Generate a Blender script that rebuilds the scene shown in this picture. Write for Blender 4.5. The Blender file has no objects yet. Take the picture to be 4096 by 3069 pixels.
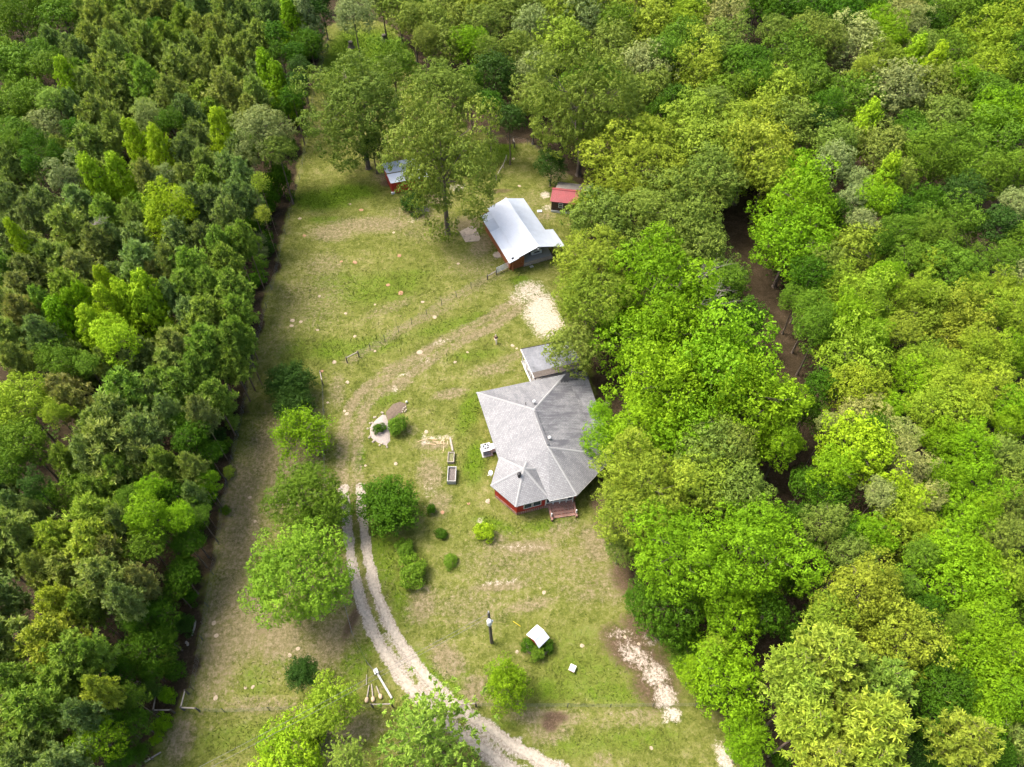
import bpy, bmesh, math, random
import numpy as np
from mathutils import Vector, Matrix

# ------------------------------------------------------------------ camera
sc = bpy.context.scene
COL = sc.collection
PITCH = math.radians(51.4)          # the drone camera looks this far below the horizon
CAM_H = 75.0                        # metres above the lawn
FPX, CX, CY = 2840.0, 2048.0, 1534.5
cam_d = bpy.data.cameras.new("camera")
cam = bpy.data.objects.new("camera", cam_d)
COL.objects.link(cam)
cam.location = (0, 0, CAM_H)
cam.rotation_euler = (math.pi / 2 - PITCH, 0, 0)
cam_d.sensor_width = 36.0
cam_d.lens = 36.0 * FPX / 4096.0
cam_d.clip_end = 9000
sc.camera = cam

# ------------------------------------------------------------------ light
SUN_EL, SUN_AZ = 58.0, 290.0        # degrees; azimuth is measured clockwise from +Y
world = bpy.data.worlds.new("World")
sc.world = world
world.use_nodes = True
wn = world.node_tree
bg = wn.nodes["Background"]
sky = wn.nodes.new("ShaderNodeTexSky")
sky.sky_type = 'NISHITA'
sky.sun_disc = False
sky.sun_elevation = math.radians(SUN_EL)
sky.sun_rotation = math.radians(SUN_AZ)
sky.dust_density = 6.0
sky.air_density = 1.0
sky.ozone_density = 1.0
wn.links.new(sky.outputs[0], bg.inputs[0])
bg.inputs[1].default_value = 0.085
sun_d = bpy.data.lights.new("sun", 'SUN')
sun_d.energy = 1.5
sun_d.angle = math.radians(28)
sun_d.color = (1.0, 0.95, 0.86)
sun = bpy.data.objects.new("sun", sun_d)
COL.objects.link(sun)
_a, _e = math.radians(SUN_AZ), math.radians(SUN_EL)
sun_dir = Vector((math.sin(_a) * math.cos(_e), math.cos(_a) * math.cos(_e), math.sin(_e)))
sun.rotation_euler = sun_dir.to_track_quat('Z', 'Y').to_euler()
sun.location = sun_dir * 200
sc.view_settings.view_transform = 'Standard'
sc.view_settings.look = 'None'
sc.view_settings.exposure = 2.1
sc.view_settings.gamma = 1.0
sc.view_settings.use_curve_mapping = False
sc.cycles.max_bounces = 2
sc.cycles.diffuse_bounces = 2
sc.cycles.glossy_bounces = 1
sc.cycles.transmission_bounces = 2
sc.cycles.adaptive_threshold = 0.025
sc.cycles.adaptive_min_samples = 16

# ------------------------------------------------------------------ survey of the place
def G(px, py, z=0.0):
    """Point of the place at height z that the survey photograph shows at (px, py)."""
    u = (px - CX) / FPX
    v = (CY - py) / FPX
    dx, dy, dz = u, math.cos(PITCH) + v * math.sin(PITCH), -math.sin(PITCH) + v * math.cos(PITCH)
    t = (z - CAM_H) / dz
    return Vector((dx * t, dy * t, z))

def project(p):
    """Survey pixel of a point of the place."""
    x, y, z = p[0], p[1], p[2] - CAM_H
    f = y * math.cos(PITCH) - z * math.sin(PITCH)
    u = y * math.sin(PITCH) + z * math.cos(PITCH)
    return CX + FPX * x / f, CY - FPX * u / f

def smooth(a, b, x):
    t = np.clip((x - a) / (b - a), 0, 1)
    return t * t * (3 - 2 * t)

# ------------------------------------------------------------------ node helpers
def mat_new(name):
    m = bpy.data.materials.new(name)
    m.use_nodes = True
    nt = m.node_tree
    b = nt.nodes["Principled BSDF"]
    return m, nt, b

def N(nt, typ, **kw):
    n = nt.nodes.new(typ)
    for k, v in kw.items():
        setattr(n, k, v)
    return n

def noise(nt, scale, detail=4, rough=0.6, vec=None, dim='3D'):
    n = N(nt, "ShaderNodeTexNoise", noise_dimensions=dim)
    n.inputs["Scale"].default_value = scale
    n.inputs["Detail"].default_value = detail
    n.inputs["Roughness"].default_value = rough
    if vec is not None:
        nt.links.new(vec, n.inputs["Vector"])
    return n.outputs["Fac"]

def ramp(nt, fac, stops):
    r = N(nt, "ShaderNodeValToRGB")
    cr = r.color_ramp
    while len(cr.elements) < len(stops):
        cr.elements.new(0.5)
    for e, (p, c) in zip(cr.elements, stops):
        e.position = p
        e.color = (c[0], c[1], c[2], 1)
    nt.links.new(fac, r.inputs[0])
    return r.outputs[0]

def mixc(nt, fac, a, b, mode='MIX'):
    m = N(nt, "ShaderNodeMix", data_type='RGBA', blend_type=mode)
    for sock, val in ((m.inputs[0], fac), (m.inputs[6], a), (m.inputs[7], b)):
        if isinstance(val, (int, float)):
            sock.default_value = val
        elif isinstance(val, tuple):
            sock.default_value = (val[0], val[1], val[2], 1)
        else:
            nt.links.new(val, sock)
    return m.outputs[2]

def math_(nt, op, a, b=0.0, c=0.0, clamp=False):
    m = N(nt, "ShaderNodeMath", operation=op, use_clamp=clamp)
    for sock, val in zip(m.inputs, (a, b, c)):
        if isinstance(val, (int, float)):
            sock.default_value = val
        else:
            nt.links.new(val, sock)
    return m.outputs[0]

def mapr(nt, v, a, b, c=0.0, d=1.0):
    m = N(nt, "ShaderNodeMapRange")
    m.interpolation_type = 'SMOOTHSTEP'
    nt.links.new(v, m.inputs[0])
    for i, x in enumerate((a, b, c, d)):
        m.inputs[i + 1].default_value = x
    return m.outputs[0]

def attr(nt, name, out="Fac"):
    a = N(nt, "ShaderNodeAttribute", attribute_name=name)
    return a.outputs[out]

def bump(nt, b, height, strength, dist=0.05):
    bp = N(nt, "ShaderNodeBump")
    bp.inputs["Strength"].default_value = strength
    bp.inputs["Distance"].default_value = dist
    nt.links.new(height, bp.inputs["Height"])
    nt.links.new(bp.outputs[0], b.inputs["Normal"])

def ordinal_labels(items):
    """items: (object, label, x). Same labels get their place from the left."""
    by = {}
    for o, lab, x in items:
        by.setdefault(lab, []).append((x, o.name, o))
    for lab, L in by.items():
        L.sort(key=lambda t: t[:2])
        for n, (x, nm, o) in enumerate(L):
            pre = "" if len(L) == 1 else ("left " if n == 0 else "right ") if len(L) == 2 else "leftmost " if n == 0 else "rightmost " if n == len(L) - 1 else ORD[n] + " from left "
            o["label"] = pre + lab

ORD = ["first", "second", "third", "fourth", "fifth", "sixth", "seventh", "eighth", "ninth", "tenth", "eleventh", "twelfth", "thirteenth", "fourteenth", "fifteenth", "sixteenth", "seventeenth", "eighteenth", "nineteenth", "twentieth"]

def simple_mat(name, col, rough=0.7, var=0.25, scale=3.0, metal=0.0, spec=0.3, bumpv=0.0, stretch=None):
    """One base colour with grain and wear."""
    m, nt, b = mat_new(name)
    tc = N(nt, "ShaderNodeTexCoord")
    vec = tc.outputs["Object"]
    if stretch:
        mp = N(nt, "ShaderNodeMapping")
        mp.inputs["Scale"].default_value = stretch
        nt.links.new(vec, mp.inputs[0])
        vec = mp.outputs[0]
    f1 = noise(nt, scale, 5, 0.65, vec)
    f2 = noise(nt, scale * 7, 3, 0.6, vec)
    f = math_(nt, 'ADD', math_(nt, 'MULTIPLY', f1, 0.65), math_(nt, 'MULTIPLY', f2, 0.35))
    lo = tuple(c * (1 - var) for c in col)
    hi = tuple(min(1, c * (1 + var)) for c in col)
    nt.links.new(ramp(nt, f, [(0.3, lo), (0.7, hi)]), b.inputs["Base Color"])
    b.inputs["Roughness"].default_value = rough
    b.inputs["Metallic"].default_value = metal
    b.inputs["Specular IOR Level"].default_value = spec
    if bumpv:
        bump(nt, b, f, bumpv, 0.03)
    return m

# ------------------------------------------------------------------ object helpers
def link(o, parent=None, loc=None):
    COL.objects.link(o)
    if parent is not None:
        o.parent = parent
    if loc is not None:
        o.location = loc
    return o

def tag(o, label=None, cat=None, group=None, kind=None):
    if label:
        o["label"] = label
    if cat:
        o["category"] = cat
    if group:
        o["group"] = group
    if kind:
        o["kind"] = kind
    return o

def thing(name, label, cat, loc=(0, 0, 0), group=None, rz=0.0):
    o = bpy.data.objects.new(name, None)
    o.empty_display_size = 0.3
    link(o, None, loc)
    o.rotation_euler = (0, 0, rz)
    return tag(o, label, cat, group)

class MB:
    """Collects polygons in world space (or in the frame M) and builds ONE mesh object."""
    def __init__(self, M=None):
        self.v, self.f, self.M = [], [], M
    def P(self, p):
        p = Vector(p)
        return self.M @ p if self.M is not None else p
    def poly(self, pts):
        i = len(self.v)
        self.v += [self.P(p) for p in pts]
        self.f.append(list(range(i, i + len(pts))))
        return self
    def hexa(self, b, t):
        """b, t: bottom and top quads in the same order."""
        i = len(self.v)
        self.v += [self.P(p) for p in list(b) + list(t)]
        n = len(b)
        self.f.append([i + k for k in reversed(range(n))])
        self.f.append([i + n + k for k in range(n)])
        for k in range(n):
            k2 = (k + 1) % n
            self.f.append([i + k, i + k2, i + n + k2, i + n + k])
        return self
    def box(self, c, s, rz=0.0):
        cx, cy, cz = c
        hx, hy, hz = s[0] / 2, s[1] / 2, s[2] / 2
        ca, sa = math.cos(rz), math.sin(rz)
        q = [(cx + x * ca - y * sa, cy + x * sa + y * ca) for x, y in ((-hx, -hy), (hx, -hy), (hx, hy), (-hx, hy))]
        return self.hexa([(x, y, cz - hz) for x, y in q], [(x, y, cz + hz) for x, y in q])
    def beam(self, p0, p1, w, h):
        """Rectangular bar from p0 to p1; w across, h upright."""
        p0, p1 = Vector(p0), Vector(p1)
        d = (p1 - p0).normalized()
        up = Vector((0, 0, 1)) if abs(d.z) < 0.95 else Vector((0, 1, 0))
        s = d.cross(up).normalized()
        u = s.cross(d)
        q = [(-w / 2, -h / 2), (w / 2, -h / 2), (w / 2, h / 2), (-w / 2, h / 2)]
        return self.hexa([p0 + s * a + u * b for a, b in q], [p1 + s * a + u * b for a, b in q])
    def tube(self, p0, p1, r0, r1, n=8, cap=True):
        p0, p1 = Vector(p0), Vector(p1)
        d = (p1 - p0).normalized()
        a = Vector((0, 0, 1)) if abs(d.z) < 0.9 else Vector((1, 0, 0))
        s = d.cross(a).normalized()
        u = s.cross(d)
        i = len(self.v)
        for p, r in ((p0, r0), (p1, r1)):
            for k in range(n):
                t = 2 * math.pi * k / n
                self.v.append(self.P(p + s * (math.cos(t) * r) + u * (math.sin(t) * r)))
        for k in range(n):
            k2 = (k + 1) % n
            self.f.append([i + k, i + k2, i + n + k2, i + n + k])
        if cap:
            self.f.append([i + k for k in reversed(range(n))])
            self.f.append([i + n + k for k in range(n)])
        return self
    def path(self, pts, r0, r1, n=6):
        for k in range(len(pts) - 1):
            a = r0 + (r1 - r0) * k / (len(pts) - 1)
            b = r0 + (r1 - r0) * (k + 1) / (len(pts) - 1)
            self.tube(pts[k], pts[k + 1], a, b, n)
        return self
    def lathe(self, c, prof, n=16, axis=None):
        """prof: list of (r, z) from bottom to top, around c."""
        c = Vector(c)
        R = Matrix.Identity(3) if axis is None else Vector(axis).to_track_quat('Z', 'Y').to_matrix()
        i = len(self.v)
        for r, z in prof:
            for k in range(n):
                t = 2 * math.pi * k / n
                self.v.append(self.P(c + R @ Vector((r * math.cos(t), r * math.sin(t), z))))
        for j in range(len(prof) - 1):
            for k in range(n):
                k2 = (k + 1) % n
                self.f.append([i + j * n + k, i + j * n + k2, i + (j + 1) * n + k2, i + (j + 1) * n + k])
        self.f.append([i + k for k in reversed(range(n))])
        m = i + (len(prof) - 1) * n
        self.f.append([m + k for k in range(n)])
        return self
    def mesh(self, name, mat, off=Vector((0, 0, 0)), smooth_=False):
        me = bpy.data.meshes.new(name)
        me.from_pydata([tuple(p - off) for p in self.v], [], self.f)
        if mat is not None:
            me.materials.append(mat)
        if smooth_:
            me.shade_smooth()
        me.update()
        return me
    def build(self, name, mat, parent=None, smooth_=False, kind=None):
        off = Vector((0, 0, 0))
        p = parent
        while p is not None:
            off = off + p.location
            p = p.parent
        o = bpy.data.objects.new(name, self.mesh(name, mat, off, smooth_))
        link(o, parent)
        if kind:
            o["kind"] = kind
        return o

def solo(mb, name, mat, label, cat, group=None, base=None, smooth_=False, kind=None):
    """A thing that is one mesh; its origin lies at base."""
    base = Vector(base) if base is not None else Vector((0, 0, 0))
    o = bpy.data.objects.new(name, mb.mesh(name, mat, base, smooth_))
    link(o, None, base)
    return tag(o, label, cat, group, kind)

rnd = random.Random(7)

# ------------------------------------------------------------------ ground: lawn, litter, sand, drive
def pxs(pts, z=0.0):
    return np.array([G(x, y, z)[:2] for x, y in pts])

def d_line(X, Y, pts):
    d = np.full(X.shape, 1e9)
    for (x0, y0), (x1, y1) in zip(pts[:-1], pts[1:]):
        vx, vy = x1 - x0, y1 - y0
        L = vx * vx + vy * vy + 1e-9
        t = np.clip(((X - x0) * vx + (Y - y0) * vy) / L, 0, 1)
        d = np.minimum(d, np.hypot(X - x0 - t * vx, Y - y0 - t * vy))
    return d

def inside(X, Y, pts):
    r = np.zeros(X.shape, bool)
    n = len(pts)
    for i in range(n):
        x0, y0 = pts[i]
        x1, y1 = pts[(i + 1) % n]
        c = ((y0 > Y) != (y1 > Y)) & (X < (x1 - x0) * (Y - y0) / (y1 - y0 + 1e-12) + x0)
        r ^= c
    return r

def sd_poly(X, Y, pts):
    d = d_line(X, Y, np.vstack([pts, pts[:1]]))
    return np.where(inside(X, Y, pts), d, -d)          # positive inside

LAWN = [(1310, 110), (1275, 250), (1240, 400), (1222, 560), (1190, 760), (1150, 900), (1110, 1080), (1062, 1250), (1015, 1420),
        (968, 1650), (908, 1950), (850, 2300), (806, 2560), (772, 2740), (735, 2835), (690, 2900), (620, 3000), (560, 3110), (540, 3300),
        (3150, 3300), (3030, 3110), (2920, 2960), (2800, 2740), (2680, 2580), (2580, 2440), (2500, 2260), (2430, 2080), (2380, 1960),
        (2400, 1800), (2380, 1600), (2340, 1420), (2260, 1270), (2300, 1100), (2360, 930), (2340, 800), (2280, 700), (2170, 600),
        (2080, 550), (1960, 545), (1850, 500), (1760, 420), (1700, 330), (1650, 220), (1570, 120), (1440, 60)]
LAWN_W = pxs(LAWN)
DRIVE = [(2330, 3190), (2150, 3085), (2010, 3000), (1900, 2925), (1795, 2850), (1705, 2765), (1625, 2670), (1548, 2550), (1490, 2430), (1452, 2300),
         (1430, 2170), (1417, 2050), (1408, 1950)]
TRACK = [(1408, 1950), (1398, 1850), (1402, 1750), (1425, 1650), (1480, 1570), (1570, 1520), (1660, 1460), (1750, 1400), (1850, 1345), (1960, 1290), (2080, 1210)]

def smooth_line(pts, n=8):
    P = [Vector((p[0], p[1], 0)) for p in pts]
    out = []
    for i in range(len(P) - 1):
        p0, p1, p2, p3 = P[max(i - 1, 0)], P[i], P[i + 1], P[min(i + 2, len(P) - 1)]
        for k in range(n):
            t = k / n
            out.append(0.5 * ((2 * p1) + (p2 - p0) * t + (2 * p0 - 5 * p1 + 4 * p2 - p3) * t * t + (3 * p1 - p0 - 3 * p2 + p3) * t ** 3))
    out.append(P[-1])
    return np.array([[q.x, q.y] for q in out])
DRIVE_W, TRACK_W = smooth_line(pxs(DRIVE)), smooth_line(pxs(TRACK))

def offset_line(L, d):
    t = np.gradient(L, axis=0)
    t /= np.linalg.norm(t, axis=1)[:, None] + 1e-9
    return L + np.stack([-t[:, 1], t[:, 0]], 1) * d

def vnoise(X, Y, s, seed):
    """Cheap value noise in 0..1."""
    r = np.random.RandomState(seed)
    T = r.rand(64, 64)
    x, y = X / s + 1000, Y / s + 1000
    xi, yi = np.floor(x).astype(int), np.floor(y).astype(int)
    fx, fy = x - xi, y - yi
    fx, fy = fx * fx * (3 - 2 * fx), fy * fy * (3 - 2 * fy)
    a = T[xi % 64, yi % 64]
    b = T[(xi + 1) % 64, yi % 64]
    c = T[xi % 64, (yi + 1) % 64]
    d = T[(xi + 1) % 64, (yi + 1) % 64]
    return (a * (1 - fx) + b * fx) * (1 - fy) + (c * (1 - fx) + d * fx) * fy

# (x, y in the survey photograph, half width and half depth in metres, turn in degrees, strength)
DRY = [(2050, 2250, 7, 4, 0, .5), (1880, 2430, 5, 3, 0, .5), (2320, 2300, 4, 4, 0, .45), (900, 2500, 3, 9, 5, .75), (1150, 1850, 5, 10, 5, .7), (960, 2000, 3, 8, 5, .75), (1250, 1200, 6, 8, 0, .45), (1720, 920, 8, 4, 0, .45), (1900, 1060, 5, 4, 0, .4), (1250, 2450, 8, 8, 0, .6),
       (2110, 2190, 4.0, 1.0, 4, .9), (2000, 2345, 3.6, .7, 5, .9), (1990, 2170, 2.0, 1.4, 0, .6), (2250, 2120, 2.5, 1.5, 30, .6), (2300, 2230, 2.2, 2.0, 0, .55),
       (1690, 2420, 1.9, 2.4, -20, .75), (1790, 2640, 2.4, 1.6, -45, .9), (1900, 2760, 1.6, 1.8, 0, .8), (2120, 2420, 3.5, .9, 12, .7), (1930, 2480, 2.5, 1.2, 20, .5),
       (1720, 1900, 1.8, 3.0, 10, .75), (1760, 2010, 1.6, 2.2, 0, .65), (1730, 1780, 2.6, .9, 0, .8), (1800, 1575, 2.6, 1.0, 15, .75), (1960, 1480, 3.5, 1.3, 12, .65),
       (2050, 1430, 3.0, .9, 30, .6), (2080, 1560, 1.8, 1.0, 0, .5), (1600, 1540, 2.2, 1.0, 30, .7), (1570, 1470, 2.6, .9, 30, .7),
       (1480, 900, 9, 2.4, 3, .75), (1330, 930, 4.5, 2.5, 0, .75), (1300, 1060, 4.0, 3.5, 0, .55), (1650, 860, 6, 2.5, -10, .55), (1720, 800, 4, 2.0, 0, .8),
       (1200, 1180, 4, 4, 0, .45), (1120, 1350, 3, 4, 0, .35), (1560, 1230, 5, 1.2, 30, .5), (1680, 1280, 7, .9, 32, .6), (1850, 1170, 6, 1.2, 28, .5),
       (1870, 900, 3.0, 2.6, 0, .8), (1930, 980, 2.0, 3.5, -20, .8), (2010, 830, 2.5, 4.0, 0, .5), (2130, 800, 4.0, 2.5, 0, .4), (2230, 690, 2.6, 3.0, 0, .7),
       (2180, 860, 2.0, 1.8, 0, .6), (1560, 700, 3.2, 2.6, 0, .9), (1500, 560, 4, 3, 0, .5), (2150, 1010, 2, 2, 0, .5), (1960, 620, 3, 2.2, 0, .2),
       (2200, 2930, 2.4, 1.2, 10, .7), (2420, 2890, 2.0, 1.0, 0, .4), (2190, 2870, 4.0, .9, 0, .8), (2560, 2870, 3.0, 1.0, 0, .55), (2410, 3040, 1.2, .8, 0, .6),
       (1350, 1560, 1.2, 3.5, 8, .6), (1300, 2000, 2.0, 4.0, 0, .7), (1370, 1960, 1.6, 3.0, 0, .7), (1100, 1800, 4.0, 7, 5, .75), (960, 2150, 3.2, 7, 5, .75),
       (1000, 2480, 3.4, 5, 5, .8), (1120, 2560, 3.0, 3.0, 0, .8), (850, 2720, 2.4, 3.0, 0, .6), (1330, 2560, 2.2, 3.4, -20, .8), (1250, 2620, 3.2, 1.6, 0, .7),
       (1040, 2820, 4.5, 1.0, 0, .6), (720, 2960, 1.5, 2.4, 0, .8), (1430, 2470, .9, 4.0, -18, .8), (1600, 2030, 1.5, 2.2, 0, .4), (1640, 1720, 1.4, .9, 0, .5),
       (2440, 2330, 2.2, 3.0, 10, .6), (2380, 2180, 2.0, 3.0, 20, .75), (2350, 2380, 1.6, 1.0, 10, .6), (1400, 2910, 3.6, 1.6, 0, .7), (1300, 2990, 4, 1.5, 0, .6)]
LUSH = [(1290, 800, 6, 3.2, 0, .9), (1400, 770, 5, 2.5, 0, .9), (1300, 880, 4, 1.2, 0, .6), (1990, 600, 3.6, 4.0, 0, 1.0), (1480, 200, 8, 10, 0, 1.0), (1380, 230, 5, 14, 0, 1.0),
        (1500, 1150, 9, 4.0, 10, .55), (1350, 1130, 5, 3.0, 0, .5), (1600, 1120, 6, 2.0, 20, .5), (1450, 1390, 8, 2.2, 15, .55), (1330, 1400, 4, 2.5, 0, .6), (1800, 1300, 7, 1.6, 22, .55),
        (1900, 1420, 5, 1.2, 10, .5), (1540, 1600, 3.0, 1.4, 25, .5), (1880, 1640, 1.6, 4.5, -14, .7), (1900, 1850, 1.6, 3.5, -5, .75), (1440, 1840, .7, 2.2, 0, 1.0), (1440, 1640, 1.0, 2, 0, .5),
        (1980, 2100, 3.0, 1.0, -20, .7), (2180, 2100, 4.0, .9, 8, .6), (1530, 2230, 2.0, 5.0, 10, .65), (1600, 2400, 1.4, 3.5, 25, .6), (1760, 2720, 4.5, 1.4, -40, .7), (1830, 2680, 3, 1.0, -40, .5),
        (2350, 2680, 5.0, 2.2, 0, .5), (2450, 2770, 4.5, 1.4, 0, .6), (2200, 2760, 4, 1.4, 0, .6), (2500, 2960, 6, 1.4, 5, .5), (2300, 2980, 4, 1.5, 0, .45), (1980, 2900, 3, .6, 0, .5),
        (1430, 2640, 1.6, 2.6, -20, .75), (1020, 2720, 2.2, 2.0, 0, .5), (990, 2440, 1.0, 2.5, 0, .5), (1120, 2640, 1.6, 1.0, 0, .6), (1210, 3000, 6, 1.6, 0, .4), (950, 2950, 5, 1.5, 10, .45),
        (2480, 2560, 3, 1.2, 30, .4), (2300, 2560, 3, 2, 0, .35), (2080, 1120, 2.0, 1.2, 10, .7), (2130, 1170, 2, 1, 0, .4), (1260, 1270, 3, 3, 0, .4), (1170, 1420, 3, 4, 0, .5)]
SAND = [(2190, 1290, 2.6, 3.4, 0, 1.0), (2080, 1190, 2.0, 2.2, 0, .6), (2120, 1165, 2.6, 2.6, 0, .8), (2160, 1240, 2.4, 4.0, -10, 1.0), (2110, 1260, 1.0, 1.6, 0, .7), (2190, 1320, 1.2, 1.5, 0, .8), (2080, 1150, 1.4, 1.0, 0, .5),
        (2540, 2620, 2.0, 1.2, -30, .75), (2620, 2700, 1.6, 1.4, -30, .8), (2660, 2790, 1.2, 1.4, 0, .9), (2690, 2860, 1.0, .8, 0, .95), (2480, 2540, 2.0, .8, 0, .5), (2600, 2560, 1.5, .7, -20, .5),
        (2900, 3040, .8, 1.8, 15, .95), (2660, 2890, .5, .3, 0, .7), (1690, 840, 1.6, 1.4, 0, .7), (1650, 880, 1.2, .8, 0, .5), (2180, 780, .9, 1.1, 0, .95), (2190, 830, 1.0, .9, 0, .7),
        (1990, 1020, .9, .8, 0, .95), (1830, 750, 1.8, 1.2, 0, .6), (1760, 1370, 1.5, .5, 25, .6), (1610, 1500, 1.2, .4, 20, .6), (1580, 1560, .5, 1.0, 0, .6), (1700, 1440, 1.0, .8, 20, .45),
        (1720, 1960, 1.2, 1.8, 0, .35), (1700, 1760, .7, 1.2, 0, .6), (1760, 1750, 2.0, .35, 4, .7), (2000, 2330, 2.6, .4, 4, .55), (2080, 2190, 3.0, .5, 4, .4), (2970, 2480, .5, .5, 0, .5),
        (1340, 2015, .4, .8, 0, .5), (1920, 2085, .4, .5, 0, .8), (3100, 2520, .6, .5, 0, .4)]
LITTER = [(2520, 2600, 4.2, 2.6, -40, .85), (2620, 2740, 3.2, 3.0, -30, .8), (1570, 735, 2.6, 1.3, 0, .9), (2000, 765, 3.0, .9, 0, .7), (2050, 560, 7.0, 1.6, 5, .9), (2560, 2520, 3.0, 2.0, -35, .8), (2600, 2660, 2.6, 2.6, -35, .8), (2450, 2540, 2.0, 1.4, 0, .75),
          (2680, 2780, 2.0, 2.4, 0, .6), (1020, 2220, 1.6, 5.0, 5, .5), (1060, 2500, 1.6, 2.0, 0, .5), (1410, 2480, .7, 3.0, -18, .8), (2220, 2870, 1.6, .7, 0, .9), (2200, 2900, 1.0, .8, 0, .9),
          (2420, 2100, 2, 3, 15, .6), (2500, 2300, 2.0, 3.0, 0, .8), (900, 2680, 1.5, 2, 0, .4), (2370, 2340, 1.4, .8, 30, .5), (1960, 2730, .8, 1.8, 0, .6), (2390, 2010, 1.2, 1.5, 0, .8)]

def ell_mask(X, Y, L):
    m = np.zeros(X.shape)
    for px, py, a, b, rot, s in L:
        c = G(px, py)
        t = math.radians(rot)
        dx, dy = X - c.x, Y - c.y
        ok = (np.abs(dx) < 2.2 * max(a, b)) & (np.abs(dy) < 2.2 * max(a, b))
        u = (dx[ok] * math.cos(t) + dy[ok] * math.sin(t)) / a
        v = (-dx[ok] * math.sin(t) + dy[ok] * math.cos(t)) / b
        r = np.hypot(u, v)
        m[ok] = np.maximum(m[ok], s * smooth(1.55, 0.35, r))
    return m

def ground_masks(X, Y):
    wob = (vnoise(X, Y, 2.3, 1) - .5) * 1.6 + (vnoise(X, Y, .8, 2) - .5) * 0.9
    lawn = smooth(-1.2, 1.0, sd_poly(X, Y, LAWN_W) + wob)
    dry = ell_mask(X, Y, DRY)
    lush = ell_mask(X, Y, LUSH)
    sand = ell_mask(X, Y, SAND)
    litter = ell_mask(X, Y, LITTER)
    dl = d_line(X, Y, offset_line(DRIVE_W, 0.92))
    dr = d_line(X, Y, offset_line(DRIVE_W, -0.92))
    d = np.minimum(dl, dr)
    w = (vnoise(X, Y, .9, 3) - .5) * .35
    grav = smooth(.80, .26, d + w)
    wide = smooth(44.0, 16.0, Y) * smooth(2.4, 1.3, d_line(X, Y, DRIVE_W) + w) * (.35 + .65 * vnoise(X, Y, .7, 9))
    grav = np.maximum(grav, wide * .8)
    grav *= smooth(50.5, 44.0, Y) * .85 + .15 * smooth(54, 49, Y)
    tr = np.minimum(d_line(X, Y, offset_line(TRACK_W, .9)), d_line(X, Y, offset_line(TRACK_W, -.9)))
    fade = .55 + .4 * vnoise(X, Y, 3.0, 11)
    dry = np.maximum(dry, smooth(1.5, .3, tr + w) * fade)
    fl = d_line(X, Y, FENCE_BED)
    dry = np.maximum(dry, smooth(1.3, .3, fl + w) * .55)
    return lawn, dry, lush, sand, litter, grav

FENCE_BED = pxs([(1390, 1445), (1540, 1365), (1768, 1215), (1950, 1112), (2040, 1065)])

def coords(a, b, step, far, n):
    g = list(np.arange(a, b + step / 2, step))
    k = np.geomspace(step * 2, far, n)
    return np.array(sorted([a - x for x in k] + g + [b + x for x in k]))

xs = coords(-52, 52, 0.26, 2500, 26)
ys = coords(6, 185, 0.30, 2500, 26)
X, Y = np.meshgrid(xs, ys)
nx, ny = len(xs), len(ys)
masks = ground_masks(X, Y)
Zg = (vnoise(X, Y, 6, 21) - .5) * .10 + (vnoise(X, Y, 1.7, 22) - .5) * .05
Zg = np.where((np.abs(X) < 60) & (Y < 200), Zg, 0) - masks[5] * .03
co = np.stack([X, Y, Zg], -1).reshape(-1, 3)
idx = np.arange(nx * ny).reshape(ny, nx)
quads = np.stack([idx[:-1, :-1], idx[:-1, 1:], idx[1:, 1:], idx[1:, :-1]], -1).reshape(-1, 4)

def np_mesh(name, co, faces, mat, smooth_=False):
    me = bpy.data.meshes.new(name)
    k = faces.shape[1]
    me.vertices.add(len(co))
    me.vertices.foreach_set("co", np.ascontiguousarray(co, np.float32).ravel())
    me.loops.add(faces.size)
    me.loops.foreach_set("vertex_index", np.ascontiguousarray(faces, np.int32).ravel())
    me.polygons.add(len(faces))
    me.polygons.foreach_set("loop_start", np.arange(0, faces.size, k, dtype=np.int32))
    me.polygons.foreach_set("loop_total", np.full(len(faces), k, np.int32))
    if mat is not None:
        me.materials.append(mat)
    me.update(calc_edges=True)
    if smooth_:
        me.shade_smooth()
    return me

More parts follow.
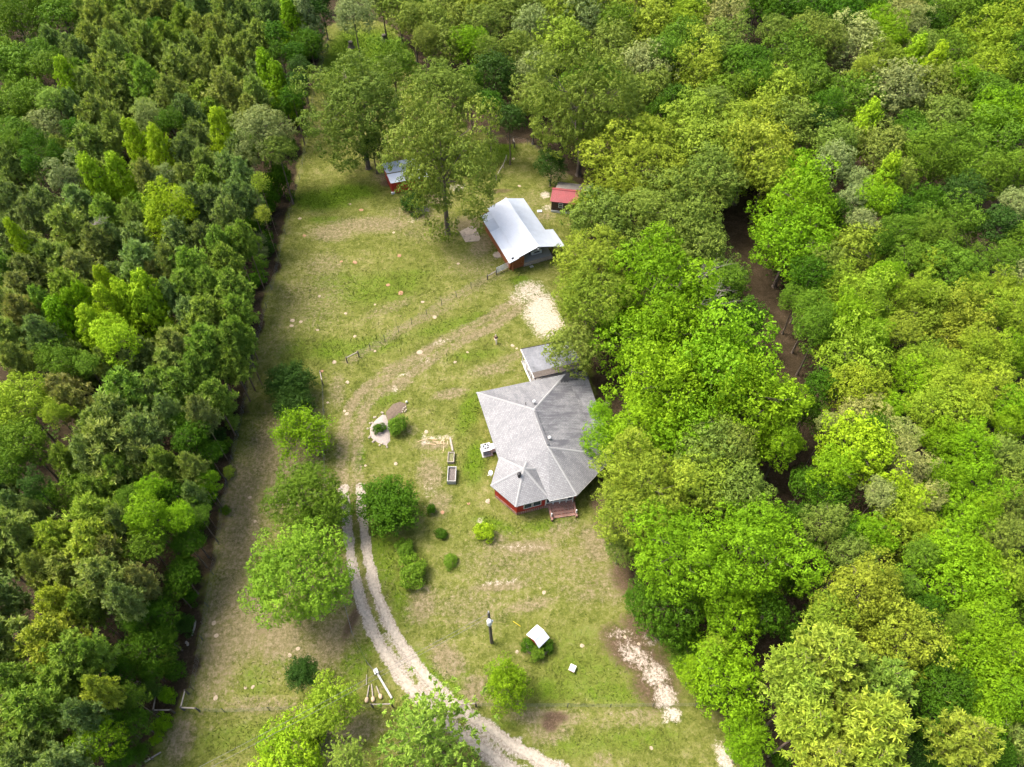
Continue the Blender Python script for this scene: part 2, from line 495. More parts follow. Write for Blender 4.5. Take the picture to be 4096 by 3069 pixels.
def ground_material():
    m, nt, b = mat_new("ground_lawn_and_litter")
    geo = N(nt, "ShaderNodeNewGeometry")
    pos = geo.outputs["Position"]
    n0 = noise(nt, 0.16, 2, 0.55, pos)
    n1 = noise(nt, 0.7, 4, 0.7, pos)
    n2 = noise(nt, 4.5, 2, 0.7, pos)
    n3 = noise(nt, 17.0, 1, 0.75, pos)
    n4 = noise(nt, 2.1, 3, 0.7, pos)
    fine = math_(nt, 'ADD', math_(nt, 'MULTIPLY', n2, .5), math_(nt, 'MULTIPLY', n3, .5))
    def pert(name, lo, hi, amp=1.0, src=None):
        a = attr(nt, name)
        s = math_(nt, 'MULTIPLY_ADD', math_(nt, 'SUBTRACT', src or n1, .5), amp, a)
        s = math_(nt, 'MULTIPLY_ADD', math_(nt, 'SUBTRACT', fine, .5), amp * .8, s)
        return mapr(nt, s, lo, hi)
    # mown grass, from yellowish to lush
    grass = ramp(nt, math_(nt, 'ADD', math_(nt, 'MULTIPLY', n1, .34), math_(nt, 'ADD', math_(nt, 'MULTIPLY', fine, .30), math_(nt, 'ADD', math_(nt, 'MULTIPLY', n4, .20), math_(nt, 'MULTIPLY', n0, .16)))),
                 [(.40, (.050, .062, .010)), (.47, (.092, .108, .018)), (.53, (.138, .142, .036)), (.61, (.215, .190, .090))])
    lushc = ramp(nt, fine, [(.35, (.042, .084, .004)), (.65, (.112, .172, .010))])
    col = mixc(nt, pert("lush", .15, .95, 1.5), grass, lushc)
    dryc = ramp(nt, math_(nt, 'ADD', math_(nt, 'MULTIPLY', n4, .5), math_(nt, 'MULTIPLY', fine, .5)),
                [(.33, (.095, .078, .038)), (.5, (.165, .132, .075)), (.67, (.27, .22, .145))])
    col = mixc(nt, math_(nt, 'MULTIPLY', pert("dry", .16, .95, 1.5, n4), .92), col, dryc)
    litc = ramp(nt, math_(nt, 'ADD', math_(nt, 'MULTIPLY', n4, .35), math_(nt, 'MULTIPLY', fine, .65)),
                [(.32, (.034, .024, .013)), (.5, (.080, .053, .033)), (.68, (.165, .118, .078))])
    col = mixc(nt, pert("litter", .35, .9, .7, n4), col, litc)
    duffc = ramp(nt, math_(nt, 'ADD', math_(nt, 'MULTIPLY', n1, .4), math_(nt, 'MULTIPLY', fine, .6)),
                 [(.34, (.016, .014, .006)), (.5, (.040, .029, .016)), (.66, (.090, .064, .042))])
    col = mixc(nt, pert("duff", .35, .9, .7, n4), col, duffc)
    sandc = ramp(nt, fine, [(.33, (.22, .17, .12)), (.62, (.52, .46, .39))])
    col = mixc(nt, math_(nt, 'MULTIPLY', pert("sand", .34, 1.0, 1.7, n4), .9), col, sandc)
    gravc = ramp(nt, fine, [(.35, (.17, .135, .092)), (.5, (.29, .25, .20)), (.65, (.44, .40, .345))])
    gm = pert("gravel", .34, .62, .75, n4)
    col = mixc(nt, gm, col, gravc)
    nt.links.new(col, b.inputs["Base Color"])
    b.inputs["Roughness"].default_value = 0.95
    b.inputs["Specular IOR Level"].default_value = 0.08
    bump(nt, b, fine, 0.9, 0.10)
    return m

M_ground = ground_material()
gme = np_mesh("ground", co, quads, M_ground, True)
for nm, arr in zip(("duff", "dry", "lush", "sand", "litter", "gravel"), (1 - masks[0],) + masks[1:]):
    at = gme.attributes.new(nm, 'FLOAT', 'POINT')
    at.data.foreach_set("value", np.ascontiguousarray(arr, np.float32).ravel())
ground = bpy.data.objects.new("ground", gme)
link(ground)
tag(ground, "mown lawn with a pale two rut gravel drive and brown leaf litter", None, None, "structure")

def ground_z(x, y):
    xa, ya = np.array([float(x)]), np.array([float(y)])
    return float((vnoise(xa, ya, 6, 21) - .5)[0] * .10 + (vnoise(xa, ya, 1.7, 22) - .5)[0] * .05)

# ------------------------------------------------------------------ driveway
M_gravel = simple_mat("pale_crushed_gravel", (.33, .29, .235), .95, .45, 3.0, spec=.1, bumpv=.5)
def driveway():
    V, Fq = [], []
    for side in (-.92, .92):
        L = offset_line(DRIVE_W, side)
        L = L[L[:, 1] < 49.5]
        seg = np.linalg.norm(np.diff(L, axis=0), axis=1)
        s = np.concatenate([[0], np.cumsum(seg)])
        q = np.arange(0, s[-1], .22)
        P = np.stack([np.interp(q, s, L[:, 0]), np.interp(q, s, L[:, 1])], 1)
        t = np.gradient(P, axis=0)
        t /= np.linalg.norm(t, axis=1)[:, None]
        nrm = np.stack([-t[:, 1], t[:, 0]], 1)
        b0 = len(V)
        for i, (p, n) in enumerate(zip(P, nrm)):
            wl = .18 + .24 * rnd.random() + .08 * math.sin(i * .31)
            wr = .18 + .24 * rnd.random() + .08 * math.sin(i * .23 + 1)
            taper = min(1, (49.5 - p[1]) / 5 + .1)
            for d in (-wl * taper, 0, wr * taper):
                x, y = p + n * d
                V.append((x, y, ground_z(x, y) + (.022 if d else .03)))
        for i in range(len(P) - 1):
            a = b0 + 3 * i
            Fq += [(a, a + 1, a + 4, a + 3), (a + 1, a + 2, a + 5, a + 4)]
    me = np_mesh("driveway", np.array(V), np.array(Fq), M_gravel, True)
    o = link(bpy.data.objects.new("driveway", me))
    tag(o, "two pale gravel wheel ruts curving up from the gate to the house", None, None, "structure")
driveway()

# ------------------------------------------------------------------ vegetation
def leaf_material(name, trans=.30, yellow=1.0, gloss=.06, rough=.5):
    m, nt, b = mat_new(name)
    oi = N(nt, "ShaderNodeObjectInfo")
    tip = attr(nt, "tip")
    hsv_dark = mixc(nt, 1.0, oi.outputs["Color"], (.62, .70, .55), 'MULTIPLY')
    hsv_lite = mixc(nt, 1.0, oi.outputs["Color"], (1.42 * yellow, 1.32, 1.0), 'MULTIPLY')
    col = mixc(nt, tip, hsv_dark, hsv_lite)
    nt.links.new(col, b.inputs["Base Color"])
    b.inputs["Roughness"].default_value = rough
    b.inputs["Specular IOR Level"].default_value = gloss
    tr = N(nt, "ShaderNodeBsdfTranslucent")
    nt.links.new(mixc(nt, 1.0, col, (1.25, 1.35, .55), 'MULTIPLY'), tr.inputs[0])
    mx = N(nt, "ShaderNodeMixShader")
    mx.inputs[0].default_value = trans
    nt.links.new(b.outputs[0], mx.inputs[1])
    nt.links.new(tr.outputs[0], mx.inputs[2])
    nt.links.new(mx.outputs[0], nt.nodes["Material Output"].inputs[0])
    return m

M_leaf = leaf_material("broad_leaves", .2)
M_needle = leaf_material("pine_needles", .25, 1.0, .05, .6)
M_bark = simple_mat("grey_brown_bark", (.12, .095, .075), .9, .35, 6, bumpv=.4, stretch=(1, 1, .25))
M_barkp = simple_mat("pine_bark", (.16, .115, .085), .9, .35, 6, bumpv=.4, stretch=(1, 1, .25))
M_dead = simple_mat("bleached_dead_wood", (.24, .21, .18), .9, .25, 6)

def unit(v):
    return v / (np.linalg.norm(v, axis=-1, keepdims=True) + 1e-9)

def cards(rs, C, Nn, size, asp, tip):
    """Diamond leaf faces at C facing Nn."""
    n = len(C)
    r = unit(rs.normal(size=(n, 3)))
    a = unit(np.cross(Nn, r))
    b = np.cross(Nn, a)
    s = size[:, None]
    V = np.stack([C - a * s * .5, C - b * s * asp * .5 + a * s * .05, C + a * s * .5, C + b * s * asp * .5 + a * s * .05], 1).reshape(-1, 3)
    Fq = np.arange(4 * n).reshape(n, 4)
    return V, Fq, tip

def leaf_mesh(name, V, Fq, tip, mat):
    me = np_mesh(name, V, Fq, mat)
    at = me.attributes.new("tip", 'FLOAT', 'FACE')
    at.data.foreach_set("value", np.ascontiguousarray(tip, np.float32))
    return me

def fib_dirs(rs, n, zmin):
    i = np.arange(n) + .5
    z = 1 - (1 - zmin) * i / n
    ph = i * 2.399963 + rs.rand() * 6.28
    r = np.sqrt(np.maximum(0, 1 - z * z))
    d = np.stack([r * np.cos(ph), r * np.sin(ph), z], 1) + rs.normal(size=(n, 3)) * .13
    return unit(d)

def puffs(rs, Q, QD, pr, nl, leaf, asp, lobe_t, up=.25, rand=.32):
    """Small balls of leaves at Q that face QD; gaps between them stay open."""
    n = len(Q)
    k = nl
    o = unit(rs.normal(size=(n, k, 3)) + QD[:, None, :] * .55)
    rad = pr * (.65 + .7 * rs.rand(n, 1, 1)) * (.72 + .36 * rs.rand(n, k, 1))
    C = Q[:, None, :] + o * rad * np.array([1, 1, .8])
    Nn = unit(o * .8 + QD[:, None, :] * .35 + np.array([0, 0, up]) + rs.normal(size=(n, k, 3)) * rand)
    T = np.clip(lobe_t[:, None] + rs.rand(n, 1) * .35 + rs.rand(n, k) * .3, 0, 1)
    C, Nn, T = C.reshape(-1, 3), Nn.reshape(-1, 3), T.reshape(-1)
    size = leaf * (.7 + .6 * rs.rand(len(C)))
    return cards(rs, C, Nn, size, asp, T)

def crown_round(seed, nl=30, lobe=(.22, .40), leaf=.062, ns=12, nlf=20, env=.32, zmin=-.75, asp=.62, rand=.32, shrink=.70, flat=.85, pr=.105):
    rs = np.random.RandomState(seed)
    D = unit(fib_dirs(rs, nl, zmin) + rs.normal(size=(nl, 3)) * .12)
    ph = rs.rand(6) * 6.28
    e = 1 + env * (np.sin(D[:, 0] * 3 + ph[0]) + np.sin(D[:, 1] * 3.4 + ph[1]) + np.sin(D[:, 2] * 4 + ph[2])) / 2
    rad = shrink * e * (.70 + .46 * rs.rand(nl))
    LR = lobe[0] + (lobe[1] - lobe[0]) * rs.rand(nl)
    Dn = fib_dirs(rs, nl // 4, -.4)
    LC = np.concatenate([D * rad[:, None], Dn * .38])
    LR = np.concatenate([LR, np.full(len(Dn), lobe[1])])
    Q, QD, LT = [], [], []
    m = (lobe[0] + lobe[1]) / 2
    for c, r in zip(LC, LR):
        out = unit(c + np.array([0, 0, .25]))
        k = max(5, int(ns * (r / m) ** 2))
        d = fib_dirs(rs, int(k * 1.6), -1)
        d = unit(d + rs.normal(size=d.shape) * .15)
        d = d[d @ out > -.3]
        Q.append(c + d * r * (.72 + .42 * rs.rand(len(d), 1)) * np.array([1, 1, flat]))
        QD.append(d)
        LT.append(np.full(len(d), rs.rand() * .4))
    return puffs(rs, np.concatenate(Q), np.concatenate(QD), pr, nlf, leaf, asp, np.concatenate(LT), rand=rand)

def crown_spire(seed, nl=40, leaf=.08, lean=.0):
    """Upright pointed crown; x, y in -1..1 and z in -1..1."""
    rs = np.random.RandomState(seed)
    t = (np.arange(nl) + .5) / nl
    z = -1 + 1.85 * t
    prof = np.where(t < .25, .5 + 1.2 * t, np.maximum(.05, .86 * (1 - (t - .25) / .78) ** .8))
    ph = np.arange(nl) * 2.4 + rs.rand() * 6
    rr = prof * (.62 + .42 * rs.rand(nl))
    LC = np.stack([rr * np.cos(ph), rr * np.sin(ph), z + rs.normal(size=nl) * .04], 1)
    LR = .22 + .18 * rs.rand(nl) + .12 * prof
    Q, QD, LT = [], [], []
    for c, r in zip(LC, LR):
        d = unit(rs.normal(size=(13, 3)))
        Q.append(c + d * r * np.array([.95, .95, .55]) * (.6 + .5 * rs.rand(13, 1)))
        QD.append(unit(d * .5 + unit(np.array([[c[0], c[1], .35]])) * .6))
        LT.append(np.full(13, rs.rand() * .4))
    V, Fq, T = puffs(rs, np.concatenate(Q), np.concatenate(QD), .12, 18, leaf, .7, np.concatenate(LT))
    return V, Fq, T

def crown_pine(seed, ntuft=430, need=18, L=.16, sparse=False):
    """Whorls of branches carrying needle tufts; unit crown."""
    rs = np.random.RandomState(seed)
    BR, TU, TD = [], [], []
    nb = 56 if not sparse else 40
    for i in range(nb):
        t = (i + .5) / nb
        z = -.95 + 1.9 * t
        w = (1 - t) ** .62 * (.55 + .75 * min(1, t * 3.2)) * (.75 + .45 * rs.rand())
        w = max(w, .1)
        ph = i * 2.4 + rs.rand() * .9
        d = np.array([math.cos(ph), math.sin(ph), .18 + .5 * t])
        p0 = np.array([0, 0, z - .05])
        p1 = p0 + d * np.array([w, w, w * .35])
        BR.append((p0, p1))
        nt_ = max(3, int(ntuft / nb * (w / .55)))
        s = rs.rand(nt_) ** .6
        side = rs.normal(size=(nt_, 3)) * np.array([.13, .13, .07]) * (.4 + w)
        TU.append(p0 + (p1 - p0) * s[:, None] + side)
        TD.append(unit(d[None] * .6 + rs.normal(size=(nt_, 3)) * .45 + np.array([[0, 0, .55]])))
    TU, TD = np.concatenate(TU), np.concatenate(TD)
    n = len(TU)
    dirs = unit(TD[:, None, :] * .75 + rs.normal(size=(n, need, 3)) * .62)
    base = TU[:, None, :] + rs.normal(size=(n, need, 3)) * .018
    ln = L * (.6 + .6 * rs.rand(n, need, 1))
    side = unit(np.cross(dirs, np.array([0, 0, 1.0]) + rs.normal(size=(n, need, 3)) * .45))
    wd = .021 if not sparse else .012
    V = np.stack([base - side * wd, base + side * wd, base + dirs * ln + side * wd * .6, base + dirs * ln - side * wd * .6], 2).reshape(-1, 3)
    Fq = np.arange(len(V)).reshape(-1, 4)
    tip = np.clip(np.repeat(rs.rand(n) * .6, need) + rs.rand(n * need) * .4, 0, 1)
    return (V, Fq, tip), BR

def crown_spiky(seed, nb=90, leaf=.075):
    """Dense dark evergreen with pointed shoots radiating from the middle."""
    rs = np.random.RandomState(seed)
    D = fib_dirs(rs, nb, -.35)
    C, Nn, T = [], [], []
    for d in D:
        ln = .78 + .3 * rs.rand()
        s = np.linspace(.28, 1, 16) * ln
        p = d[None] * s[:, None] + np.array([0, 0, .05])
        for q, f in zip(p, s):
            k = 9
            sp = .17 * (1.05 - f * .75)
            C.append(q + rs.normal(size=(k, 3)) * sp)
            Nn.append(unit(d * .3 + np.array([0, 0, .4]) + rs.normal(size=(k, 3)) * .6))
            T.append(np.clip(rs.rand(k) * .6 + f * .2, 0, 1))
    C, Nn, T = np.concatenate(C), np.concatenate(Nn), np.concatenate(T)
    return cards(rs, C, Nn, leaf * (.7 + .6 * rs.rand(len(C))), .5, T)

def crown_loose(seed):
    """Thin crown: leaf sprays on visible twigs."""
    rs = np.random.RandomState(seed)
    BR, C, Nn, T = [], [], [], []
    for i in range(60):
        d = unit(rs.normal(size=3) + np.array([0, 0, .45]))
        ln = .7 + .35 * rs.rand()
        m = d * ln * .5 + rs.normal(size=3) * .05
        e = d * ln + rs.normal(size=3) * .06
        BR += [(np.zeros(3), m), (m, e)]
        for s in np.linspace(.35, 1.05, 9):
            q = (m * (1 - s) + e * s) if s > .5 else m * s * 2
            k = 16
            C.append(q + rs.normal(size=(k, 3)) * .085)
            Nn.append(unit(np.array([0, 0, .6]) + rs.normal(size=(k, 3)) * .6))
            T.append(np.clip(rs.rand(k) * .8 + .1, 0, 1))
    C, Nn, T = np.concatenate(C), np.concatenate(Nn), np.concatenate(T)
    return cards(rs, C, Nn, .06 * (.7 + .6 * rs.rand(len(C))), .6, T), BR

def tube_np(mb, a, b, r0, r1, n=5):
    mb.tube(Vector(a), Vector(b), r0, r1, n, False)

def trunk_unit(seed, r=.055, top=1.0):
    """Bare stem: z 0..1 runs from the ground to the crown centre; x, y in crown radii."""
    q = random.Random(seed)
    mb = MB()
    pts = [Vector((0, 0, -.03))]
    for k in range(1, 6):
        pts.append(Vector((q.uniform(-.03, .03), q.uniform(-.03, .03), k * .2 * top)))
    mb.tube(pts[0], pts[0] + Vector((0, 0, .06)), r * 1.6, r * 1.08, 8)
    for k in range(5):
        mb.tube(pts[k], pts[k + 1], r * (1 - k * .14), r * (1 - (k + 1) * .14), 8)
    return mb

def limbs_unit(seed, n=12, r=.022, reach=.8):
    """Branches inside a unit crown."""
    q = random.Random(seed)
    mb = MB()
    mb.tube((0, 0, -.8), (q.uniform(-.05, .05), q.uniform(-.05, .05), .45), r * 1.3, r * .5, 6)
    for i in range(n):
        p = Vector((0, 0, q.uniform(-.55, .2)))
        a = i * 2.4 + q.random()
        e = Vector((math.cos(a), math.sin(a), q.uniform(-.1, .9))).normalized() * reach * q.uniform(.8, 1.05)
        m = p + (e - p) * .5 + Vector((q.uniform(-.08, .08), q.uniform(-.08, .08), .06))
        mb.tube(p, m, r * .8, r * .5, 5)
        mb.tube(m, e, r * .5, r * .15, 4)
        for j in range(3):
            f = m + (e - m) * q.uniform(.0, .8)
            g = f + Vector((q.uniform(-.25, .25), q.uniform(-.25, .25), q.uniform(.0, .2)))
            mb.tube(f, g, r * .28, r * .08, 4)
    return mb

def pine_trunk_mesh(name, BR, mat, r=.05):
    mb = MB()
    for z0, z1, a, b in ((-3.2, -1, r * 1.0, r * .8), (-1, 0, r * .8, r * .5), (0, .92, r * .5, r * .12)):
        mb.tube((0, 0, z0), (0, 0, z1), a, b, 7)
    for p0, p1 in BR:
        tube_np(mb, p0, p1, r * .22, r * .07, 4)
    return mb.mesh(name, mat)

PROTO = {}
PROTO['k'] = [leaf_mesh("broad_crown", *crown_round(100 + i), M_leaf) for i in range(6)]
PROTO['K'] = [leaf_mesh("big_oak_crown", *crown_round(130 + i, nl=50, lobe=(.15, .31), leaf=.036, ns=22, nlf=20, env=.3, zmin=-.85, shrink=.78, pr=.062), M_leaf) for i in range(4)]
PROTO['l'] = [leaf_mesh("feathery_crown", *crown_round(160 + i, nl=44, lobe=(.15, .32), leaf=.054, ns=12, nlf=17, env=.4, zmin=-.7, rand=.5, shrink=.75, flat=.75, pr=.085), M_leaf) for i in range(6)]
PROTO['t'] = [leaf_mesh("spire_crown", *crown_spire(200 + i), M_leaf) for i in range(4)]
PROTO['s'] = [leaf_mesh("bush_leaves", *crown_round(230 + i, nl=26, lobe=(.18, .34), leaf=.11, ns=9, nlf=14, env=.35, zmin=-.4, shrink=.72, rand=.5, pr=.15), M_leaf) for i in range(3)]
PROTO['e'] = [leaf_mesh("evergreen_leaves", *crown_spiky(260 + i), M_leaf) for i in range(2)]
PINE_TR, PINE_SP = [], []
PROTO['p'] = []
for i in range(5):
    (V_, F_, T_), BR_ = crown_pine(300 + i)
    PROTO['p'].append(leaf_mesh("pine_needles", V_, F_, T_, M_needle))
    PINE_TR.append(pine_trunk_mesh("pine_trunk", BR_, M_barkp))
(V_, F_, T_), BR_ = crown_pine(340, ntuft=620, need=16, L=.062, sparse=True)
PROTO['q'] = [leaf_mesh("thin_pine_needles", V_, F_, T_, M_needle)]
PINE_SP.append(pine_trunk_mesh("thin_pine_trunk", BR_, M_barkp, .03))
(V_, F_, T_), BR_ = crown_loose(350)
PROTO['x'] = [leaf_mesh("thin_leaves", V_, F_, T_, M_leaf)]
_mb = MB()
for a_, b_ in BR_:
    tube_np(_mb, a_, b_, .014, .007, 4)
_mb.tube((0, 0, -1.6), (0, 0, 0), .045, .025, 6)
LOOSE_TR = _mb.mesh("thin_tree_trunk", M_bark)
TRUNKS = [trunk_unit(400 + i).mesh("trunk", M_bark) for i in range(4)]
TRUNKS_T = [trunk_unit(420 + i, .09).mesh("spire_trunk", M_bark) for i in range(2)]
TRUNKS_S = [trunk_unit(440 + i, .03).mesh("bush_stem", M_bark) for i in range(2)]
LIMBS = [limbs_unit(460 + i).mesh("limbs", M_bark) for i in range(4)]

COLS = {  # base colours of the foliage and the word for them
    'o': ((.235, .300, .085), "olive"), 'g': ((.200, .300, .055), "dull green"), 'y': ((.290, .370, .055), "yellow olive"),
    'b': ((.190, .265, .095), "grey green"), 'n': ((.235, .265, .095), "brownish"),
    'P': ((.240, .370, .018), "lime green"), 'D': ((.050, .118, .008), "deep green"), 'M': ((.098, .180, .018), "mid green"),
    'B': ((.140, .262, .010), "vivid green"), 'O': ((.142, .200, .038), "olive green"), 'Y': ((.195, .262, .030), "yellowish"),
    'A': ((.190, .235, .100), "pale sage"), 'K': ((.035, .080, .014), "dark green"), 'G': ((.150, .245, .022), "fresh green"), 'L': ((.200, .295, .026), "light green")}
# x, y, half width (survey pixels), habit, colour[, height m]
LEFT = """
68,90,95,l,M 253,70,85,k,M 230,5,75,l,M 150,0,60,k,M 385,68,48,p,o 335,58,42,p,o 510,105,52,p,o 570,40,55,p,o 453,40,45,p,g 655,45,55,p,o 733,77,42,p,g 795,25,48,p,b 797,113,42,p,o 870,135,52,p,o 950,45,50,p,b 946,125,45,p,o 928,215,48,p,o 990,190,45,p,o
362,158,48,p,o 453,136,42,p,o 588,190,68,p,o 453,190,48,p,o 317,217,48,p,b 204,163,42,p,b 280,200,40,p,b 90,270,98,k,M 190,270,62,k,M 160,205,52,k,M 0,250,60,k,M 275,312,36,t,P 443,308,72,p,o 344,340,48,p,o 490,355,68,p,o 588,325,55,p,g 724,295,72,p,o 680,370,48,p,o 815,295,52,p,o 935,310,52,p,o 905,370,66,p,o 860,204,52,p,o 770,204,52,p,o 660,150,45,p,g 690,225,42,p,b
136,398,82,k,M 36,430,66,k,M 204,400,52,k,g 181,512,84,k,A 59,534,64,k,M 45,590,60,l,M 136,566,52,l,D 394,475,72,p,o 376,602,82,p,o 462,520,52,p,o 588,475,58,l,b 680,489,52,l,D 747,452,52,p,b 792,557,52,p,b 742,602,52,p,b 290,420,45,p,b 300,520,45,l,D
543,560,40,t,P 645,602,44,t,P 887,520,40,t,P 482,706,44,t,P 376,711,44,t,P 1045,530,118,K,A,16 1110,600,60,k,O,13 815,656,50,p,o 914,680,56,p,b 742,720,44,p,o 837,733,52,p,g 262,711,72,l,A 656,706,52,l,A 588,702,44,p,n 45,680,78,p,o 136,656,52,l,D 235,625,48,l,D 960,600,50,p,b 1000,440,45,p,o 970,700,45,p,b
1065,285,36,t,B 1120,340,42,t,B 1225,85,48,t,A 1165,100,42,t,B 1237,170,55,k,D 1038,150,48,p,o 1104,140,48,k,D 1183,211,45,k,D 1200,270,48,k,K 1255,50,55,k,K 978,66,48,p,o 905,42,48,p,o 1074,54,50,p,b 1140,40,45,p,b 966,223,48,p,o 1116,205,40,k,D 1030,230,42,p,o 1170,390,45,k,D 1190,330,45,k,K 1020,370,48,p,o 1280,0,55,k,K 1130,440,40,l,D,9 1195,20,45,k,K
1038,724,34,q,y,12 1116,724,46,s,D,7 1070,780,42,s,D,7 1026,850,42,s,D,7 1014,910,42,s,D,6 1000,800,40,p,b 1050,850,30,q,y,12 980,950,42,p,g,13 1035,965,30,x,A,4.5 1045,1010,28,x,A,4 1040,1060,30,l,M,5
45,809,68,p,b 181,818,58,p,b 127,854,52,p,b 317,818,62,p,b 430,854,58,p,g 280,922,78,p,o 389,967,52,p,n 453,954,48,p,b 530,863,44,p,o 566,990,76,p,b 566,1046,66,p,b 860,818,62,p,b 905,863,52,p,b 942,795,48,p,b 780,800,48,p,b 670,858,108,l,P,14.45 711,945,60,p,b 810,954,48,p,b 883,976,52,p,g 942,976,48,p,g 81,958,30,t,P 149,999,52,p,o 226,1067,86,p,o 113,1090,62,p,n 317,1076,62,p,n 23,1076,55,p,g 45,954,58,p,b 272,1157,66,p,g 81,1157,58,p,n
679,1049,44,p,o 770,1076,72,p,g 905,1058,66,p,g 611,1099,48,p,n 747,1157,62,p,g 928,1157,66,p,g 837,1135,52,p,g 837,1284,84,p,g 950,1248,56,p,g 770,1262,58,p,b 680,1180,45,p,b 960,1340,45,p,g,13
435,1144,40,t,P 435,1225,47,t,P 507,1203,44,t,P 593,1171,47,t,P 602,1262,64,t,P,13.6 272,1302,64,t,B,13.6 380,1307,47,t,P 462,1361,88,l,P,14.45 349,1212,37,t,B 308,1239,37,t,B 36,1225,62,p,o 91,1248,58,p,n 59,1361,84,p,o 172,1212,42,p,g 272,1452,78,l,M 195,1429,48,l,M 353,1461,48,l,M 160,1330,50,p,b
688,1384,58,p,o 724,1406,52,p,n 837,1397,84,p,g 928,1361,58,p,g 430,1461,44,p,o 534,1470,48,p,b 588,1420,48,p,b 928,1452,62,p,g,10.92 680,1465,62,p,o 790,1480,60,p,g 60,1440,50,p,o
81,1613,114,l,L,14.45 90,1772,98,l,M,13.6 36,1862,84,l,M 226,1650,50,l,L 253,1568,68,p,n 280,1613,60,p,n 520,1590,98,p,g,14.04 475,1681,98,p,o,14.04 453,1794,112,p,o,14.04 724,1568,84,p,g 566,1726,72,p,b 860,1590,66,p,g,10.92 656,1862,62,p,g 770,1876,54,p,o,10.92 475,1885,68,p,g 353,1817,60,p,b 272,1844,58,p,g 385,1717,68,p,o 670,1650,46,p,b 620,1590,60,p,b 800,1650,50,p,n,13 640,1540,60,p,g 570,1830,60,p,n
760,1753,62,k,D,11 837,1817,50,k,D,8 824,1930,50,l,B,8 720,1690,45,k,D,10 136,1944,52,l,K 190,1989,46,l,D,9 611,1953,54,l,B,11 511,1993,50,l,M,11 588,2066,88,l,B,13 715,2075,64,l,B,11 792,2057,52,l,M,8 588,2179,78,l,M,11 747,2170,62,k,D,8 690,1990,55,k,D,9 780,1990,45,p,b,10
376,1975,62,p,g 371,2066,84,p,y,13.26 226,2156,72,p,y 385,2170,92,p,y,13.26 68,2134,92,p,o,14.04 68,2034,54,p,b 453,2215,62,p,n 23,2224,64,p,o 150,2060,45,p,b 480,2090,45,p,b
272,2286,72,p,o 407,2304,84,p,o,13.26 566,2331,58,p,n,10.92 158,2277,54,p,o 226,2417,66,p,y 340,2431,58,p,g 500,2400,60,p,b,13 204,2567,102,p,y,13.26 294,2635,94,p,g,13.26 385,2612,50,p,g 68,2725,74,p,g 249,2725,84,p,g 407,2761,54,p,y 136,2838,104,p,g,14.04 36,2906,84,p,o 181,2930,84,p,o 68,2974,70,p,o 330,2860,60,p,b 90,3050,90,p,o 250,3060,80,p,b
588,2590,96,l,D,7 634,2454,66,l,D,7 724,2295,62,k,D,7 702,2363,48,k,D,6 543,2476,54,k,D,8 660,2540,50,l,D,6 520,2793,54,l,M,8 543,2884,58,l,D,7 385,2952,88,l,B,10 480,2690,60,l,D,7 440,2880,50,l,D,8 600,2680,45,l,D,5 480,3020,60,l,D,6 600,2760,45,l,K,4.5 -60,2400,110,p,b,14.04 -50,2560,110,p,o,14.04 -70,2200,80,p,o,13.26 560,3010,40,l,D,4
670,2784,30,s,B,2.6 652,2897,32,s,B,2.6 629,2956,20,s,B,1.6 915,1890,22,s,y,1.4 900,2040,18,s,M,1.2 905,1775,20,s,M,1.4 930,1690,26,s,g,2.0
1248,223,31,s,D,1.7 1190,340,40,s,D,2.6 1178,428,40,s,D,3.5 1175,482,29,s,D,1.9 1149,588,43,s,D,3.3 1121,693,28,s,M,2.2 1062,826,42,s,D,3.4 1046,870,40,k,D,2.4 1055,953,27,s,D,3.2 1071,993,36,s,K,2.7 1020,1120,43,s,D,2.4 983,1182,29,s,M,3.1 961,1277,42,s,D,3.0 937,1358,41,s,D,3.5 949,1453,31,s,D,3.1 909,1645,29,s,g,2.4 850,1744,40,s,K,2.0 872,1794,31,s,D,2.7 833,1886,31,s,D,2.7 830,1988,42,s,D,1.7 786,2101,43,k,D,2.7 792,2175,24,k,D,3.1 737,2248,33,s,M,2.4 765,2303,28,s,D,2.6 760,2389,28,s,D,2.4 737,2496,41,s,K,1.8 675,2611,37,k,g,1.7 696,2684,42,k,D,2.3
"""
TOP = """
1411,60,75,l,A,16 1592,20,85,k,O 1650,75,72,k,O 1526,5,65,l,A 1574,270,102,l,M,15 1430,435,205,K,O,20 1780,375,142,K,O,17 1767,665,218,K,O,23,0,0,1.28 1773,180,92,k,O 1731,90,74,k,O 1834,90,84,k,O 1882,180,72,l,B 1954,210,54,k,O 1985,300,82,k,K 1936,95,66,k,O 1880,20,60,k,Y 1760,5,66,k,O 1990,10,66,k,O 1960,420,60,k,D,13 1700,150,55,l,O 2040,470,60,k,K,12 1880,330,55,k,D,13
2045,68,78,k,O 2122,113,74,k,A 2068,204,74,k,O 2122,300,88,k,A 2136,385,78,k,O 2249,181,98,k,Y 2308,81,94,k,A 2226,20,64,k,Y 2290,10,64,k,Y 2385,25,74,k,Y 2120,10,70,k,O 2335,445,208,K,O,22,0,0,1.15 2453,204,98,k,O 2588,127,112,k,Y 2566,30,118,k,Y 2588,272,104,k,A 2602,362,88,k,O 2520,376,72,k,O 2440,320,60,k,D 2779,305,118,l,Y 2724,158,78,k,M 2747,81,74,l,L 2883,90,98,l,n 2896,195,84,l,O 2950,249,74,k,M 2928,371,84,k,M 2660,210,60,k,M 2680,10,80,k,M 2800,5,70,l,M 2470,100,70,k,M 2700,400,60,k,D,12 2640,450,60,k,D,11
2575,552,78,l,L,13 2770,489,104,k,Y,15 2792,579,104,k,Y,15 2928,498,88,k,Y 2950,588,94,k,Y 2837,679,94,k,O,15 2850,420,70,k,O
"""
